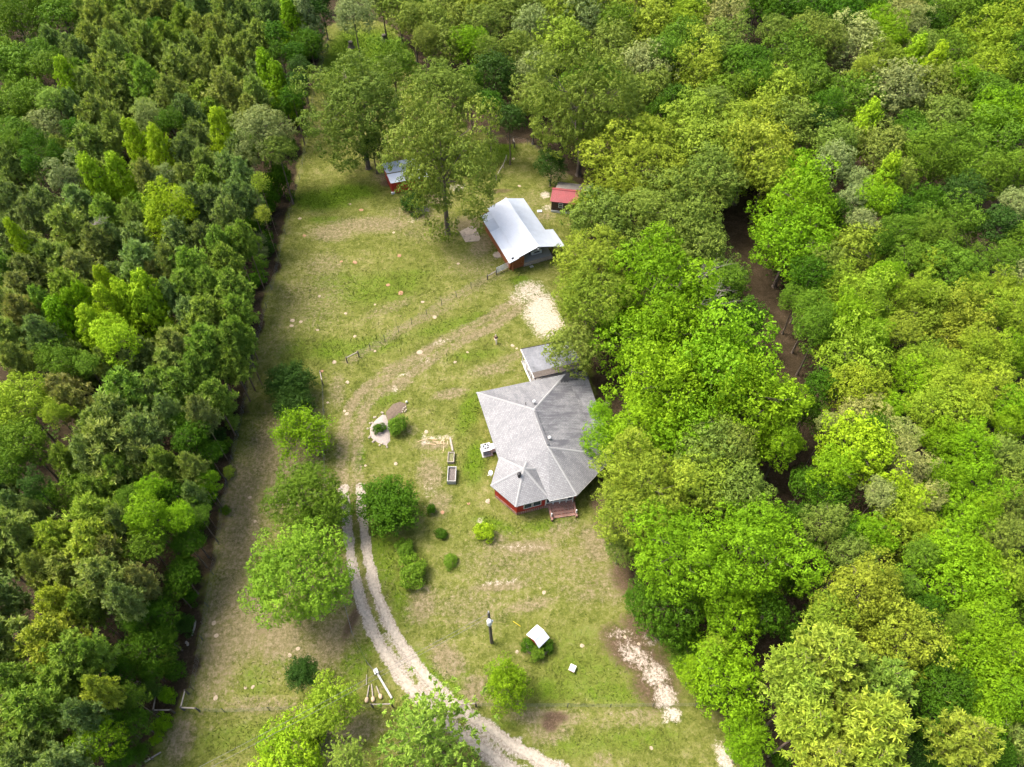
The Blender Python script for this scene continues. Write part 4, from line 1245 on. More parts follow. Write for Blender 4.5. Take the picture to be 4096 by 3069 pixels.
# vents and flue on the roof
def roof_at(x, y, a, b, c):
    n = (b - a).cross(c - a)
    return a.z - (n.x * (x - a.x) + n.y * (y - a.y)) / n.z
flue = MB()
fx, fy = TC.x - .55, TC.y - .75
fz = 4.75 - .5
flue.lathe((fx, fy, fz - .2), [(.17, 0), (.17, .62), (.25, .62), (.25, .78), (.16, .86)], 14)
flue.build("chimney_flue", M_blackmetal, roof, True)
for px, py in ((2137, 1613), (2198, 1757)):
    p = G(px, py, 5.1)
    zz = 5.4 - .45 * abs((p - Qk).dot(Vector((.96, .28, 0)))) * .4
    MB().lathe((p.x, p.y, zz - .35), [(.11, 0), (.11, .35), (.22, .40), (.22, .55), (.12, .66), (.05, .68)], 14).build("turbine_vent", M_white, roof, True)
p = G(2103, 1616, 5.0)
MB().tube((p.x, p.y, 4.3), (p.x, p.y, 5.35), .05, .05, 8).build("vent_pipe", M_blackmetal, roof)
# dark repair shingles by the back right corner, tab by tab
mb = MB()
uu = (D1 - B1).normalized()
r2 = random.Random(3)
for (q0, q1, far) in ((B1, Bc, D2),):
    ev = (q1 - q0)
    k = int(ev.length / .27)
    rn = (q1 - q0).cross(far - q0).normalized()
    if rn.z < 0:
        rn = -rn
    for i in range(k):
        base = q0 + ev * (i / k) + rn * .03
        w_ = ev * (.96 / k)
        depth = 1.0 + .55 * r2.random()
        mb.hexa([base + uu * .02, base + uu * depth, base + uu * depth + w_, base + uu * .02 + w_],
                [base + uu * .02 + rn * .025, base + uu * depth + rn * .025, base + uu * depth + w_ + rn * .025, base + uu * .02 + w_ + rn * .025])
# and up to the hip on the steeper slope
rn = (Qk - Pk).cross(B1 - Pk).normalized()
if rn.z < 0:
    rn = -rn
ev = (Pk - B1)
for i in range(6):
    base = B1 + ev * (i * .032) + rn * .03 + uu * .1
    w_ = ev * .03
    depth = max(.15, 1.0 - i * .16 + .3 * r2.random())
    mb.hexa([base, base + uu * depth, base + uu * depth + w_, base + w_], [q + rn * .025 for q in (base, base + uu * depth, base + uu * depth + w_, base + w_)])
o = mb.build("shingle_patch", M_sh_new, roof)
tag(o, "dark patch of newer shingles with a ragged edge")

# walls: footprint inset from the eave
def inset(pts, d):
    n = len(pts)
    c = sum((Vector((p.x, p.y, 0)) for p in pts), Vector()) / n
    out = []
    for i in range(n):
        p0, p1, p2 = pts[i - 1], pts[i], pts[(i + 1) % n]
        e1 = Vector((p1.x - p0.x, p1.y - p0.y, 0)).normalized()
        e2 = Vector((p2.x - p1.x, p2.y - p1.y, 0)).normalized()
        n1 = Vector((-e1.y, e1.x, 0)); n2 = Vector((-e2.y, e2.x, 0))
        if n1.dot(c - p1) < 0:
            n1 = -n1
        if n2.dot(c - p1) < 0:
            n2 = -n2
        bis = (n1 + n2).normalized()
        out.append(Vector((p1.x, p1.y, 0)) + bis * d / max(.3, bis.dot(n1)))
    return out

def board_wall(parent, p0, p1, z0, z1, mat, name="wall", batten=.30, th=.12, brick=None):
    """Wall with upright battens, bricks below."""
    p0, p1 = Vector((p0.x, p0.y, 0)), Vector((p1.x, p1.y, 0))
    d = p1 - p0
    L = d.length
    d.normalize()
    nrm = Vector((d.y, -d.x, 0))
    mb = MB()
    mb.hexa([p0 + Vector((0, 0, z0)), p1 + Vector((0, 0, z0)), p1 - nrm * th + Vector((0, 0, z0)), p0 - nrm * th + Vector((0, 0, z0))],
            [p0 + Vector((0, 0, z1)), p1 + Vector((0, 0, z1)), p1 - nrm * th + Vector((0, 0, z1)), p0 - nrm * th + Vector((0, 0, z1))])
    w = mb.build(name, mat, parent)
    k = int(L / batten)
    bm_ = MB()
    for i in range(k + 1):
        q = p0 + d * (L * i / max(1, k)) + nrm * .018
        bm_.box((q.x, q.y, (z0 + z1) / 2), (.05, .035, z1 - z0 - .01), math.atan2(d.y, d.x))
    bm_.build("battens", mat, w)
    if brick:
        MB().hexa([p0 + nrm * .05 + Vector((0, 0, -.2)), p1 + nrm * .05 + Vector((0, 0, -.2)), p1 - nrm * th + Vector((0, 0, -.2)), p0 - nrm * th + Vector((0, 0, -.2))],
                  [p0 + nrm * .05 + Vector((0, 0, z0)), p1 + nrm * .05 + Vector((0, 0, z0)), p1 - nrm * th + Vector((0, 0, z0)), p0 - nrm * th + Vector((0, 0, z0))]).build("foundation", brick, parent)
    return w, p0, d, nrm, L

hexw = inset(hexv, .45)
for k in range(3):
    # outward normals must face away from the wing
    a, b = hexw[k], hexw[k + 1]
    mid = (a + b) / 2 - Vector((TC.x, TC.y, 0))
    d = (b - a)
    if Vector((d.y, -d.x, 0)).dot(mid) < 0:
        a, b = b, a
    w, p0, d, nrm, L = board_wall(house, a, b, .55, 2.74, M_red, brick=M_brick)
    if k == 2:
        for s in (1.35, 2.45):
            q = p0 + d * s + nrm * .05
            rz = math.atan2(d.y, d.x)
            win = MB()
            for dx, sx, dz, sz in ((-.48, .08, 0, 1.12), (.48, .08, 0, 1.12)):
                r = q + d * dx
                win.box((r.x, r.y, 1.62 + dz), (sx, .08, sz), rz)
            for dz in (-.52, .52):
                win.box((q.x, q.y, 1.62 + dz), (.88, .08, .08), rz)
            wo = win.build("window", M_white, w)
            q2 = q - nrm * .02
            MB().box((q2.x, q2.y, 1.62), (.88, .03, .96), rz).build("pane", M_glass, wo)
mainp = [A, B1, Vector((D1.x, D1.y, 0)), E_, F_e, Gv]
mw = inset(mainp, .5)
def outw(a, b):
    c = Vector((4.5, 50, 0))
    d = b - a
    if Vector((d.y, -d.x, 0)).dot((a + b) / 2 - c) < 0:
        return b, a
    return a, b
for i, j in ((5, 0), (0, 1), (1, 2), (2, 3)):
    a, b = outw(mw[i], mw[j])
    board_wall(house, a, b, .55, 2.74, M_red if i != 2 else M_red, brick=M_brick)
# porch between the wing and the right corner: white posts, railing, glazing behind
pa = hexw[3].copy()
pb = mw[3].copy()
d = (pb - pa); d.z = 0
L = d.length; d.normalize()
nrm = Vector((d.y, -d.x, 0))
rz = math.atan2(d.y, d.x)
MB().hexa([pa + nrm * .1, pb + nrm * .1, pb - nrm * 1.8, pa - nrm * 1.8], [pa + nrm * .1 + Vector((0, 0, .55)), pb + nrm * .1 + Vector((0, 0, .55)), pb - nrm * 1.8 + Vector((0, 0, .55)), pa - nrm * 1.8 + Vector((0, 0, .55))]).build("porch_floor", M_brick, house)
porch = MB()
for s in (0, .28, .52, .76, 1.0):
    q = pa + d * (L * s)
    porch.box((q.x, q.y, 1.62), (.11, .11, 2.12), rz)
q = pa + d * L * .5
porch.box((q.x, q.y, 2.62), (L, .10, .16), rz)
porch.build("porch_posts", M_white, house)
rail = MB()
for s0, s1 in ((.28, .52), (.52, .76)):
    for z in (1.0, 1.75):
        a_, b_ = pa + d * (L * s0 + .07), pa + d * (L * s1 - .07)
        rail.beam(a_ + Vector((0, 0, z)), b_ + Vector((0, 0, z)), .07, .07)
    for k in range(6):
        q = pa + d * (L * (s0 + (s1 - s0) * (k + .7) / 6.4))
        rail.box((q.x, q.y, 1.37), (.055, .04, .70), rz)
rail.build("porch_railing", M_white, house)
for s0, s1 in ((.02, .26), (.78, .98)):
    q = pa + d * (L * (s0 + s1) / 2)
    po = MB().box((q.x, q.y, 1.65), (L * (s1 - s0), .05, 1.5), rz).build("porch_window", M_white, house)
    q2 = q + nrm * .03
    MB().box((q2.x, q2.y, 1.72), (L * (s1 - s0) - .14, .03, 1.22), rz).build("pane", M_glass, po)
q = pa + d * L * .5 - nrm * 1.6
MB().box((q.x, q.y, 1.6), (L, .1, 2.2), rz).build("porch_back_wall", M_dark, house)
# brick steps with low cheek walls and white newels
steps = MB()
sL, sR = pa + d * .55 , pa + d * (L - .05)
for k in range(4):
    z = .55 - k * .14
    q = (sL + sR) / 2 + nrm * (.30 + k * .38)
    steps.box((q.x, q.y, z / 2 - .1), ((sR - sL).length, .40, z + .2), rz)
steps.build("brick_steps", M_brick, house)
for q0 in (sL - d * .12, sR + d * .12):
    cw = MB()
    cw.beam(q0 + nrm * .10 + Vector((0, 0, .35)), q0 + nrm * 1.95 + Vector((0, 0, .12)), .22, .75)
    cw.build("cheek_wall", M_brick, house)
    q = q0 + nrm * 1.55
    MB().box((q.x, q.y, .75), (.13, .13, .9), rz).build("newel_post", M_white, house)
# gutters along the two right eaves
for a, b in ((E_, D2), (D2, Bc), (F_e, E_)):
    dd = (b - a).normalized()
    MB().beam(a + Vector((0, 0, -.10)) , b + Vector((0, 0, -.10)), .12, .10).build("gutter", M_dirtyw if a is E_ else M_white if a is F_e else M_strip, house)
MB().path([E_ + Vector((0, .05, -.15)), E_ + Vector((-.3, .35, -.5)), Vector((E_.x - .35, E_.y + .4, .1))], .05, .05, 6).build("downpipe", M_white, house)
# carport at the back
cp = [Vector((1.24, 63.82, 2.5)), Vector((2.95, 58.66, 2.62)), Vector((9.45, 60.62, 2.62)), Vector((7.92, 65.6, 2.5))]
roof_facet(house, "carport_roof", cp, (cp[0], cp[3]), M_flat, .16)
e = (cp[2] - cp[1]).normalized()
b_ = (cp[0] - cp[1]).normalized()
st = MB()
zz = Vector((0, 0, .014))
st.hexa([cp[1] + zz, cp[2] + zz, cp[2] + b_ * 1.0 + zz, cp[1] + b_ * 1.0 + zz], [cp[1] + zz * 2.4, cp[2] + zz * 2.4, cp[2] + b_ * 1.0 + zz * 2.4, cp[1] + b_ * 1.0 + zz * 2.4])
st.build("roof_strip", M_strip, house)
fa = MB()
fa.beam(cp[0] + Vector((-.05, 0, -.06)), cp[1] + Vector((-.05, 0, -.06)), .07, .24)
fa.build("fascia", M_white, house)
MB().beam(cp[0] + Vector((0, .05, -.05)), cp[3] + Vector((0, .05, -.05)), .07, .22).build("fascia", M_dark, house)
for s in (.03, .35, .68, .97):
    q = cp[0] + (cp[1] - cp[0]) * s + e * .18
    MB().box((q.x, q.y, 1.2), (.11, .11, 2.5), rz).build("carport_post", M_white, house)
for s in (.1, .9):
    q = cp[3] + (cp[2] - cp[3]) * s - e * .3
    MB().box((q.x, q.y, 1.2), (.12, .12, 2.5), rz).build("carport_post", M_dark, house)
for z in (.55, .85):
    MB().beam(cp[0] + (cp[1] - cp[0]) * .30 + e * -.12 - Vector((0, 0, cp[0].z - z)), cp[0] + (cp[1] - cp[0]) * .92 + e * -.12 - Vector((0, 0, cp[1].z - z - .1)), .09, .16).build("carport_rail", M_white, house)
mbf = MB()
mbf.hexa([Vector((p.x, p.y, -.1)) for p in cp], [Vector((p.x, p.y, .06)) for p in cp])
mbf.build("carport_floor", M_concrete, house)

# deck rail showing between the house and the trees
dk = thing("deck_railing", "grey timber deck railing in the shade beside the house's right wall", "railing", (11.6, 56.0, 0))
for k in range(3):
    MB().box((11.3 + k * .75, 55.4 + k * .28, .6), (.1, .1, 1.2)).build("post", M_wood, dk)
for z in (.75, 1.15):
    MB().beam((11.2, 55.37, z), (12.9, 56.0, z), .05, .12).build("rail", M_wood, dk)

# ------------------------------------------------------------------ heat pump and duct, dish
_hd = (Gv - A).normalized()
_hr = math.atan2(_hd.y, _hd.x)
hp_c = G(1945, 1790, 1.05)
hp = thing("heat_pump", "white boxy heat pump with round black fan beside the left house wall", "heat pump", (hp_c.x, hp_c.y, 0))
hx = Vector((math.cos(_hr), math.sin(_hr), 0)); hy = Vector((-hx.y, hx.x, 0))
cen = Vector((hp_c.x, hp_c.y, 0))
MB().box((cen.x, cen.y, .05), (1.5, 1.35, .14), _hr).build("pad", M_concrete, hp)
MB().box((cen.x, cen.y, .62), (1.15, 1.15, 1.0), _hr).build("cabinet", M_white, hp)
MB().lathe((cen.x - hx.x * .1, cen.y - hx.y * .1, 1.12), [(.40, 0), (.40, .05), (.36, .05), (.36, .012)], 20).build("fan_ring", M_blackmetal, hp)
fn = MB()
for k in range(5):
    t = k * 1.2566
    c0 = Vector((cen.x - hx.x * .1, cen.y - hx.y * .1, 1.145))
    fn.beam(c0, c0 + Vector((math.cos(t) * .33, math.sin(t) * .33, 0)), .12, .012)
fn.lathe((cen.x - hx.x * .1, cen.y - hx.y * .1, 1.14), [(.09, 0), (.09, .05)], 12)
fn.build("fan", M_metal2, hp)
q = cen + hx * .585
MB().box((q.x, q.y, .6), (.03, .95, .8), _hr).build("grille", M_blackmetal, hp)
for k in range(6):
    q = cen + hx * .61
    MB().box((q.x, q.y, .28 + k * .125), (.02, .95, .03), _hr).build("grille_slat", M_metal2, hp)
q = cen + hy * 1.05
MB().box((q.x, q.y, .62), (.85, .95, .78), _hr).build("duct", M_metal2, hp)
dp = G(1964, 1894, .9)
dish = thing("satellite_dish", "small grey satellite dish on a pole at the left house wall", "satellite dish", (dp.x, dp.y, 0))
MB().tube((dp.x, dp.y, 0), (dp.x, dp.y, .95), .03, .03, 8).build("pole", M_metal2, dish)
ax = Vector((-.5, -.35, .62)).normalized()
MB().lathe(Vector((dp.x, dp.y, 1.0)), [(.04, 0), (.2, .025), (.33, .07), (.335, .085), (.2, .045), (.03, .02)], 20, ax).build("reflector", M_metal2, dish, True)
ar = Vector((dp.x, dp.y, .98))
tipq = ar + ax * .42 + Vector((-.1, -.22, -.20))
MB().path([ar + Vector((0, -.1, -.12)), tipq], .02, .018, 6).build("arm", M_white, dish)
MB().box(tuple(tipq), (.12, .10, .10)).build("receiver", M_white, dish)

# ------------------------------------------------------------------ ribbed steel roofs
def sheet_roof(parent, r0, r1, e0, e1, n, mat, name="roof_sheet", ribs=3, thick=.03, alt=None):
    """r0-r1 upper edge, e0-e1 lower edge: n overlapping sheets, each an object."""
    r0, r1, e0, e1 = Vector(r0), Vector(r1), Vector(e0), Vector(e1)
    nn = (r1 - r0).cross(e0 - r0).normalized()
    if nn.z < 0:
        nn = -nn
    for i in range(n):
        a, b = i / n, (i + 1) / n
        lift = nn * (.004 * (i % 2))
        A0, A1 = r0 + (r1 - r0) * a + lift, r0 + (r1 - r0) * b + lift
        B0, B1 = e0 + (e1 - e0) * a + lift, e0 + (e1 - e0) * b + lift
        mb = MB()
        mb.hexa([A0 - nn * thick, A1 - nn * thick, B1 - nn * thick, B0 - nn * thick], [A0, A1, B1, B0])
        for k in range(ribs):
            t = (k + .5) / ribs
            p, q = A0 + (A1 - A0) * t, B0 + (B1 - B0) * t
            mb.beam(p + nn * .012, q + nn * .012, .05, .035)
        mb.build(name, mat if not (alt and i in alt[0]) else alt[1], parent)

# ------------------------------------------------------------------ the barn
bo = G(*(1450 + 1297 / 2.209, 550 + 1113 / 2.209), 2.3)
nV = Vector((.922, .387, 0)); aV = Vector((-.387, .922, 0))
O3 = Vector((bo.x, bo.y, 0))
def BL(u, v, z):
    return O3 + nV * u + aV * v + Vector((0, 0, z))
barn = thing("barn", "open sided barn with white steel roof and rust brown board walls", "barn", BL(4, 6, 0))
BLn = 12.9
sheet_roof(barn, BL(1.75, 0, 2.80), BL(1.75, BLn - .7, 2.80), BL(0, 0, 2.3), BL(0, BLn - .7, 2.3), 14, M_metal, "lean_to_roof_sheet", 4, alt=((9, 10, 11), M_metal2))
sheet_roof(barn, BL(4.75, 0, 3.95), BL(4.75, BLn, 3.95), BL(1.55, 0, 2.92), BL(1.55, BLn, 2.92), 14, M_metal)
sheet_roof(barn, BL(4.75, 0, 3.95), BL(4.75, BLn, 3.95), BL(7.9, 0, 3.0), BL(7.9, BLn, 3.0), 14, M_metal2)  # same white roof; the right slope's shade is painted in as darker steel
sheet_roof(barn, BL(7.85, 0, 2.94), BL(7.85, 4.4, 2.94), BL(9.3, 0, 2.6), BL(9.3, 4.4, 2.6), 5, M_metal2, "annex_roof_sheet")
cap(barn, BL(4.75, -.02, 4.0), BL(4.75, BLn + .02, 4.0), M_metal, .4, .05)
wz = math.atan2(nV.y, nV.x)
def boards(parent, u0, v0, u1, v1, z0, z1fun, mat, w=.24, name="board"):
    L = math.hypot(u1 - u0, v1 - v0)
    k = max(1, int(L / w))
    rz_ = math.atan2((BL(u1, v1, 0) - BL(u0, v0, 0)).y, (BL(u1, v1, 0) - BL(u0, v0, 0)).x)
    for i in range(k):
        t = (i + .5) / k
        z1 = z1fun(t) + rnd.uniform(-.01, .01)
        c = BL(u0 + (u1 - u0) * t, v0 + (v1 - v0) * t, 0)
        dd = rnd.uniform(0, .02)
        o_ = MB().box((c.x + dd, c.y - dd, (z0 + z1) / 2), (L / k - .018, .04, z1 - z0), rz_).build(name, mat, parent)
wallF = bpy.data.objects.new("front_wall", None); link(wallF, barn, (0, 0, 0))
boards(wallF, .5, .95, 2.7, .95, 0, lambda t: 2.35 + .55 * t, M_cedar)
wallL = bpy.data.objects.new("left_wall", None); link(wallL, barn, (0, 0, 0))
boards(wallL, .48, 1.0, .48, 12.0, 0, lambda t: 2.28, M_cedar, .3)
wallB = bpy.data.objects.new("back_wall", None); link(wallB, barn, (0, 0, 0))
boards(wallB, .5, 12.3, 7.6, 12.3, 0, lambda t: 2.35 + 1.3 * (1 - abs(t - .58) * 1.4), M_cedar, .4)
MB().hexa([BL(2.75, 1.0, 0), BL(7.7, 1.0, 0), BL(7.7, 12.2, 0), BL(2.75, 12.2, 0)], [BL(2.75, 1.0, .62), BL(7.7, 1.0, .62), BL(7.7, 12.2, .62), BL(2.75, 12.2, .62)]).build("floor_slab", M_concrete, barn)
MB().hexa([BL(2.68, 2.2, .0), BL(2.74, 2.2, 0), BL(2.74, 12.2, 0), BL(2.68, 12.2, 0)], [BL(2.68, 2.2, 2.9), BL(2.74, 2.2, 2.9), BL(2.74, 12.2, 2.9), BL(2.68, 12.2, 2.9)]).build("inner_wall", M_oldwood, barn)
for v in (.95, 4.6, 8.4, 12.1):
    c = BL(7.6, v, 0)
    MB().box((c.x, c.y, 1.75), (.16, .16, 2.5), wz).build("post", M_oldwood, barn)
c = BL(2.75, .95, 0)
MB().box((c.x, c.y, 1.5), (.18, .18, 3.0), wz).build("post", M_cedar, barn)
for u0, z0, u1, z1 in ((.1, 2.22, 1.75, 2.68), (1.55, 2.82, 4.75, 3.84), (4.75, 3.84, 7.9, 2.9)):
    MB().beam(BL(u0, .04, z0), BL(u1, .04, z1), .05, .14).build("barge_board", M_blackmetal, barn)
sw = bpy.data.objects.new("stone_wall", None); link(sw, barn)
rs_ = random.Random(5)
for row in range(3):
    u = 2.75 + (row % 2) * .12
    while u < 7.6:
        w_ = rs_.uniform(.26, .48)
        c = BL(u + w_ / 2, .92 + rs_.uniform(-.06, .03), .10 + row * .205)
        m_ = MB()
        hx_, hy_, hz_ = w_ / 2 - .015, .14, .095
        ca, sa = math.cos(wz), math.sin(wz)
        bq, tq = [], []
        for sx, sy in ((-1, -1), (1, -1), (1, 1), (-1, 1)):
            j = rs_.uniform(.78, 1.0)
            bx_, by_ = sx * hx_, sy * hy_
            bq.append((c.x + bx_ * ca - by_ * sa, c.y + bx_ * sa + by_ * ca, c.z - hz_))
            tq.append((c.x + bx_ * j * ca - by_ * j * sa, c.y + bx_ * j * sa + by_ * j * ca, c.z + hz_ * rs_.uniform(.8, 1)))
        m_.hexa(bq, tq).build("stone", M_stone, sw)
        u += w_
c = BL(4.75, -.02, 3.62)
MB().lathe(c, [(.06, -.18), (.13, -.12), (.15, 0), (.10, .10), (.04, .12)], 12).build("yard_lamp", M_white, barn, True)
c = BL(1.65, .90, 2.1)
MB().box(tuple(c), (.34, .12, .45), wz).build("meter_box", M_metal2, barn)

# post with a dark lantern in front of the barn corner
pz = G(2052, 1084)
lp = thing("lantern_post", "rust orange post carrying a dark round lantern at the barn's front corner", "lamp post", (pz.x, pz.y, 0))
MB().tube((pz.x, pz.y, 0), (pz.x, pz.y, 2.2), .09, .08, 8).build("post", M_cedar, lp)
MB().lathe((pz.x, pz.y, 2.2), [(.10, 0), (.24, .1), (.26, .28), (.18, .42), (.06, .5)], 12).build("lantern", M_blackmetal, lp, True)

# pickup truck in the barn
M_truck = simple_mat("white_vehicle_paint", (.72, .72, .71), .25, .04, 2, spec=.6)
M_tyre = simple_mat("black_rubber", (.02, .02, .02), .8, .2, 8)
tk0 = BL(5.35, 4.3, .62)
tk = thing("pickup_truck", "white pickup truck parked nose out under the barn roof", "truck", tk0)
def TK(x, y, z):
    return tk0 + nV * x + aV * y + Vector((0, 0, z))
def tkbox(x0, x1, y0, y1, z0, z1, top=0.0, ty0=0.0, ty1=0.0):
    b = [TK(x0, y0, z0), TK(x1, y0, z0), TK(x1, y1, z0), TK(x0, y1, z0)]
    t = [TK(x0 + top, y0 + ty0, z1), TK(x1 - top, y0 + ty0, z1), TK(x1 - top, y1 - ty1, z1), TK(x0 + top, y1 - ty1, z1)]
    return MB().hexa(b, t)
tkbox(-.9, .9, -2.6, 2.6, .42, .98, .05).build("body", M_truck, tk)
tkbox(-.86, .86, -1.15, .75, .985, 1.66, .14, .42, .25).build("cab", M_truck, tk)
tkbox(-.70, .70, -1.20, -1.14, 1.03, 1.60, .08, .40, -.40).build("windscreen", M_glass, tk)
tkbox(-.66, .66, .52, .78, 1.05, 1.58, .08, .0, .24).build("rear_window", M_glass, tk)
for sx in (-1, 1):
    x = sx * .83
    MB().hexa([TK(x, -.85, 1.03), TK(x, .55, 1.03), TK(x + sx * .035, .55, 1.03), TK(x + sx * .035, -.85, 1.03)],
              [TK(x - sx * .11, -.60, 1.58), TK(x - sx * .11, .42, 1.58), TK(x - sx * .08, .42, 1.58), TK(x - sx * .08, -.60, 1.58)]).build("side_window", M_glass, tk)
    hl = TK(sx * .68, -2.61, .78)
    MB().box(tuple(hl), (.34, .06, .18), wz).build("headlight", M_metal2, tk)
    for y in (-1.7, 1.6):
        wc = TK(sx * .80, y, .36)
        wo = MB().tube(wc - nV * .11, wc + nV * .11, .36, .36, 16).build("wheel", M_tyre, tk)
        MB().tube(wc + nV * sx * .10, wc + nV * sx * .125, .2, .18, 12).build("rim", M_metal2, wo)
    MB().hexa([TK(sx * .9, .95, .98), TK(sx * .82, .95, .98), TK(sx * .82, 2.58, .98), TK(sx * .9, 2.58, .98)],
              [TK(sx * .88, .95, 1.15), TK(sx * .82, .95, 1.15), TK(sx * .82, 2.58, 1.15), TK(sx * .88, 2.58, 1.15)]).build("bed_side", M_truck, tk)
MB().box(tuple(TK(0, -2.66, .55)), (1.7, .12, .2), wz).build("bumper", M_metal2, tk)
MB().box(tuple(TK(0, -2.62, .78)), (.95, .06, .2), wz).build("grille", M_blackmetal, tk)

# things on the ground by the barn
def slab(name, pts, z, th, mat, label, cat):
    P = [G(x, y) for x, y in pts]
    c = sum(P, Vector()) / len(P)
    mb = MB().hexa([Vector((p.x, p.y, -.05)) for p in P], [Vector((p.x, p.y, z + th)) for p in P])
    return solo(mb, name, mat, label, cat, None, (c.x, c.y, 0))
slab("concrete_slab", [(1838, 928), (1885, 905), (1908, 920), (1922, 955), (1915, 965), (1862, 970)], .02, .06, simple_mat("tan_old_concrete", (.33, .27, .21), .95, .35, 1.2), "cracked tan concrete slab in the yard left of the barn", "slab")
slab("stepping_slab", [(1974, 1028), (1990, 1008), (2002, 1012), (2003, 1028), (1990, 1033)], .02, .07, M_stone, "pale concrete stepping slab at the barn's left wall", "slab")
slab("white_slab", [(2118, 1066), (2130, 1062), (2135, 1068), (2122, 1073)], .03, .06, M_dirtyw, "small white slab lying before the barn's stone wall", "slab")
slab("white_board", [(2148, 843), (2168, 842), (2168, 850), (2150, 851)], .05, .08, M_white, "white board lying behind the barn's right eave", "board")
slab("white_bench", [(1565, 775), (1578, 770), (1580, 775), (1567, 780)], .25, .08, M_white, "short white bench before the far grey shed", "bench")

# ------------------------------------------------------------------ red roofed shed
so = Vector((6.55, 96.75, 0))
sx_ = Vector((.985, -.17, 0)); sy_ = Vector((.17, .985, 0))
def SH(u, v, z):
    return so + sx_ * u + sy_ * v + Vector((0, 0, z))
shed = thing("red_roofed_shed", "dark board shed with red steel roof and white base, half under trees", "shed", SH(3, 1.5, 0))
sheet_roof(shed, SH(-.15, 1.9, 3.25), SH(6.6, 1.9, 3.25), SH(-.25, -.3, 2.25), SH(6.6, -.3, 2.25), 8, M_redroof)
sheet_roof(shed, SH(-.15, 1.9, 3.25), SH(6.6, 1.9, 3.25), SH(-.2, 2.9, 2.7), SH(6.6, 2.9, 2.7), 8, M_redroof)
sheet_roof(shed, SH(.2, 2.8, 2.55), SH(7.6, 2.8, 2.55), SH(.35, 5.4, 2.1), SH(7.6, 5.4, 2.1), 9, M_oldtin, "rear_roof_sheet", 4)
cap(shed, SH(-.2, 1.9, 3.28), SH(6.65, 1.9, 3.28), M_redroof, .4, .05)
sr = math.atan2(sx_.y, sx_.x)
def sboards(u0, v0, u1, v1, z0, z1, mat, name):
    par = bpy.data.objects.new(name, None); link(par, shed)
    L = math.hypot(u1 - u0, v1 - v0); k = int(L / .3)
    d_ = SH(u1, v1, 0) - SH(u0, v0, 0)
    for i in range(k):
        c = SH(u0 + (u1 - u0) * (i + .5) / k, v0 + (v1 - v0) * (i + .5) / k, 0)
        dd = rnd.uniform(0, .015)
        MB().box((c.x, c.y - dd, (z0 + z1) / 2), (L / k - .02, .04, z1 - z0), math.atan2(d_.y, d_.x)).build("board", mat, par)
sboards(0, 0, 6.3, 0, .35, 2.32, M_oldwood, "front_wall")
sboards(0, 0, 0, 5.0, .2, 2.3, M_oldwood, "left_wall")
c = SH(3.15, -.05, .17)
MB().box(tuple(c), (6.3, .12, .34), sr).build("white_base", M_white, shed)
c = SH(1.55, -.06, 1.45)
wn_ = MB()
for dx in (-.33, .33):
    q = SH(1.55 + dx, -.06, 1.45); wn_.box(tuple(q), (.08, .08, .9), sr)
for dz in (-.41, 0, .41):
    q = SH(1.55, -.06, 1.45 + dz); wn_.box(tuple(q), (.58, .08, .08), sr)
wo = wn_.build("window", M_white, shed)
q = SH(1.55, -.04, 1.45)
MB().box(tuple(q), (.58, .03, .8), sr).build("pane", M_glass, wo)
for k in range(2):
    q = SH(3.9, -.45 - k * .35, .22 - k * .12)
    MB().box(tuple(q), (.9, .32, .12), sr).build("step", M_white, shed)

# ------------------------------------------------------------------ far grey shed under the oak
lo = Vector((-21.25, 103.3, 0))
lx = Vector((.955, .297, 0)); ly = Vector((-.36, .933, 0))
def LS(u, v, z):
    return lo + lx * u + ly * v + Vector((0, 0, z))
lsh = thing("far_shed", "small red walled shed with grey steel roof behind the great oak", "shed", LS(3, 1, 0))
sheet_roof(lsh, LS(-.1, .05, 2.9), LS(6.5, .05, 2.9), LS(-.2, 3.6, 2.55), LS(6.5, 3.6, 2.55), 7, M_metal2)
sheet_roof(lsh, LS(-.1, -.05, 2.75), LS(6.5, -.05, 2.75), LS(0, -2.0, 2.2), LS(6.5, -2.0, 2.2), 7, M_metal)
for (u0, v0, u1, v1) in ((.15, -1.8, .15, 3.3), (.2, -1.8, 6.3, -1.8)):
    a_, b_ = LS(u0, v0, 0), LS(u1, v1, 0)
    d_ = b_ - a_
    k = int(d_.length / .35)
    for i in range(k):
        c = a_ + d_ * ((i + .5) / k)
        MB().box((c.x, c.y, 1.05), (d_.length / k - .02, .05, 2.1), math.atan2(d_.y, d_.x)).build("board", M_red, lsh)

# ------------------------------------------------------------------ well house and marker box
wh = [G(*(1300 + x / 2.155, 2300 + y / 2.155), z) for x, y, z in ((1735, 515, 1.55), (1828, 428, 1.55), (1885, 475, 2.05), (1800, 562, 2.05), (1937, 540, 1.55), (1845, 632, 1.55))]
wc = sum(wh, Vector()) / 6
well = thing("well_house", "tiny well house with white gabled steel roof ringed by bushes", "well house", (wc.x, wc.y, 0))
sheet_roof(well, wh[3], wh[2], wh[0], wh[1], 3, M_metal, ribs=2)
sheet_roof(well, wh[3], wh[2], wh[5], wh[4], 3, M_metal2, ribs=2)  # darker steel colour paints the shade on this slope of the white roof
cap(well, wh[3], wh[2], M_metal, .2, .04)
u_ = (wh[2] - wh[3]); u_.z = 0
v_ = (wh[4] - wh[1]); v_.z = 0
ur = math.atan2(u_.y, u_.x)
for sgn in (-1, 1):
    c = wc + u_ * .42 * sgn
    MB().box((c.x, c.y, .8), (.06, v_.length * .8, 1.6), ur).build("gable_wall", M_red, well)
    c = wc + v_ * .38 * sgn
    MB().box((c.x, c.y, .78), (u_.length * .8, .06, 1.5), ur).build("side_wall", M_red, well)
mk = G(2290, 2672, .5)
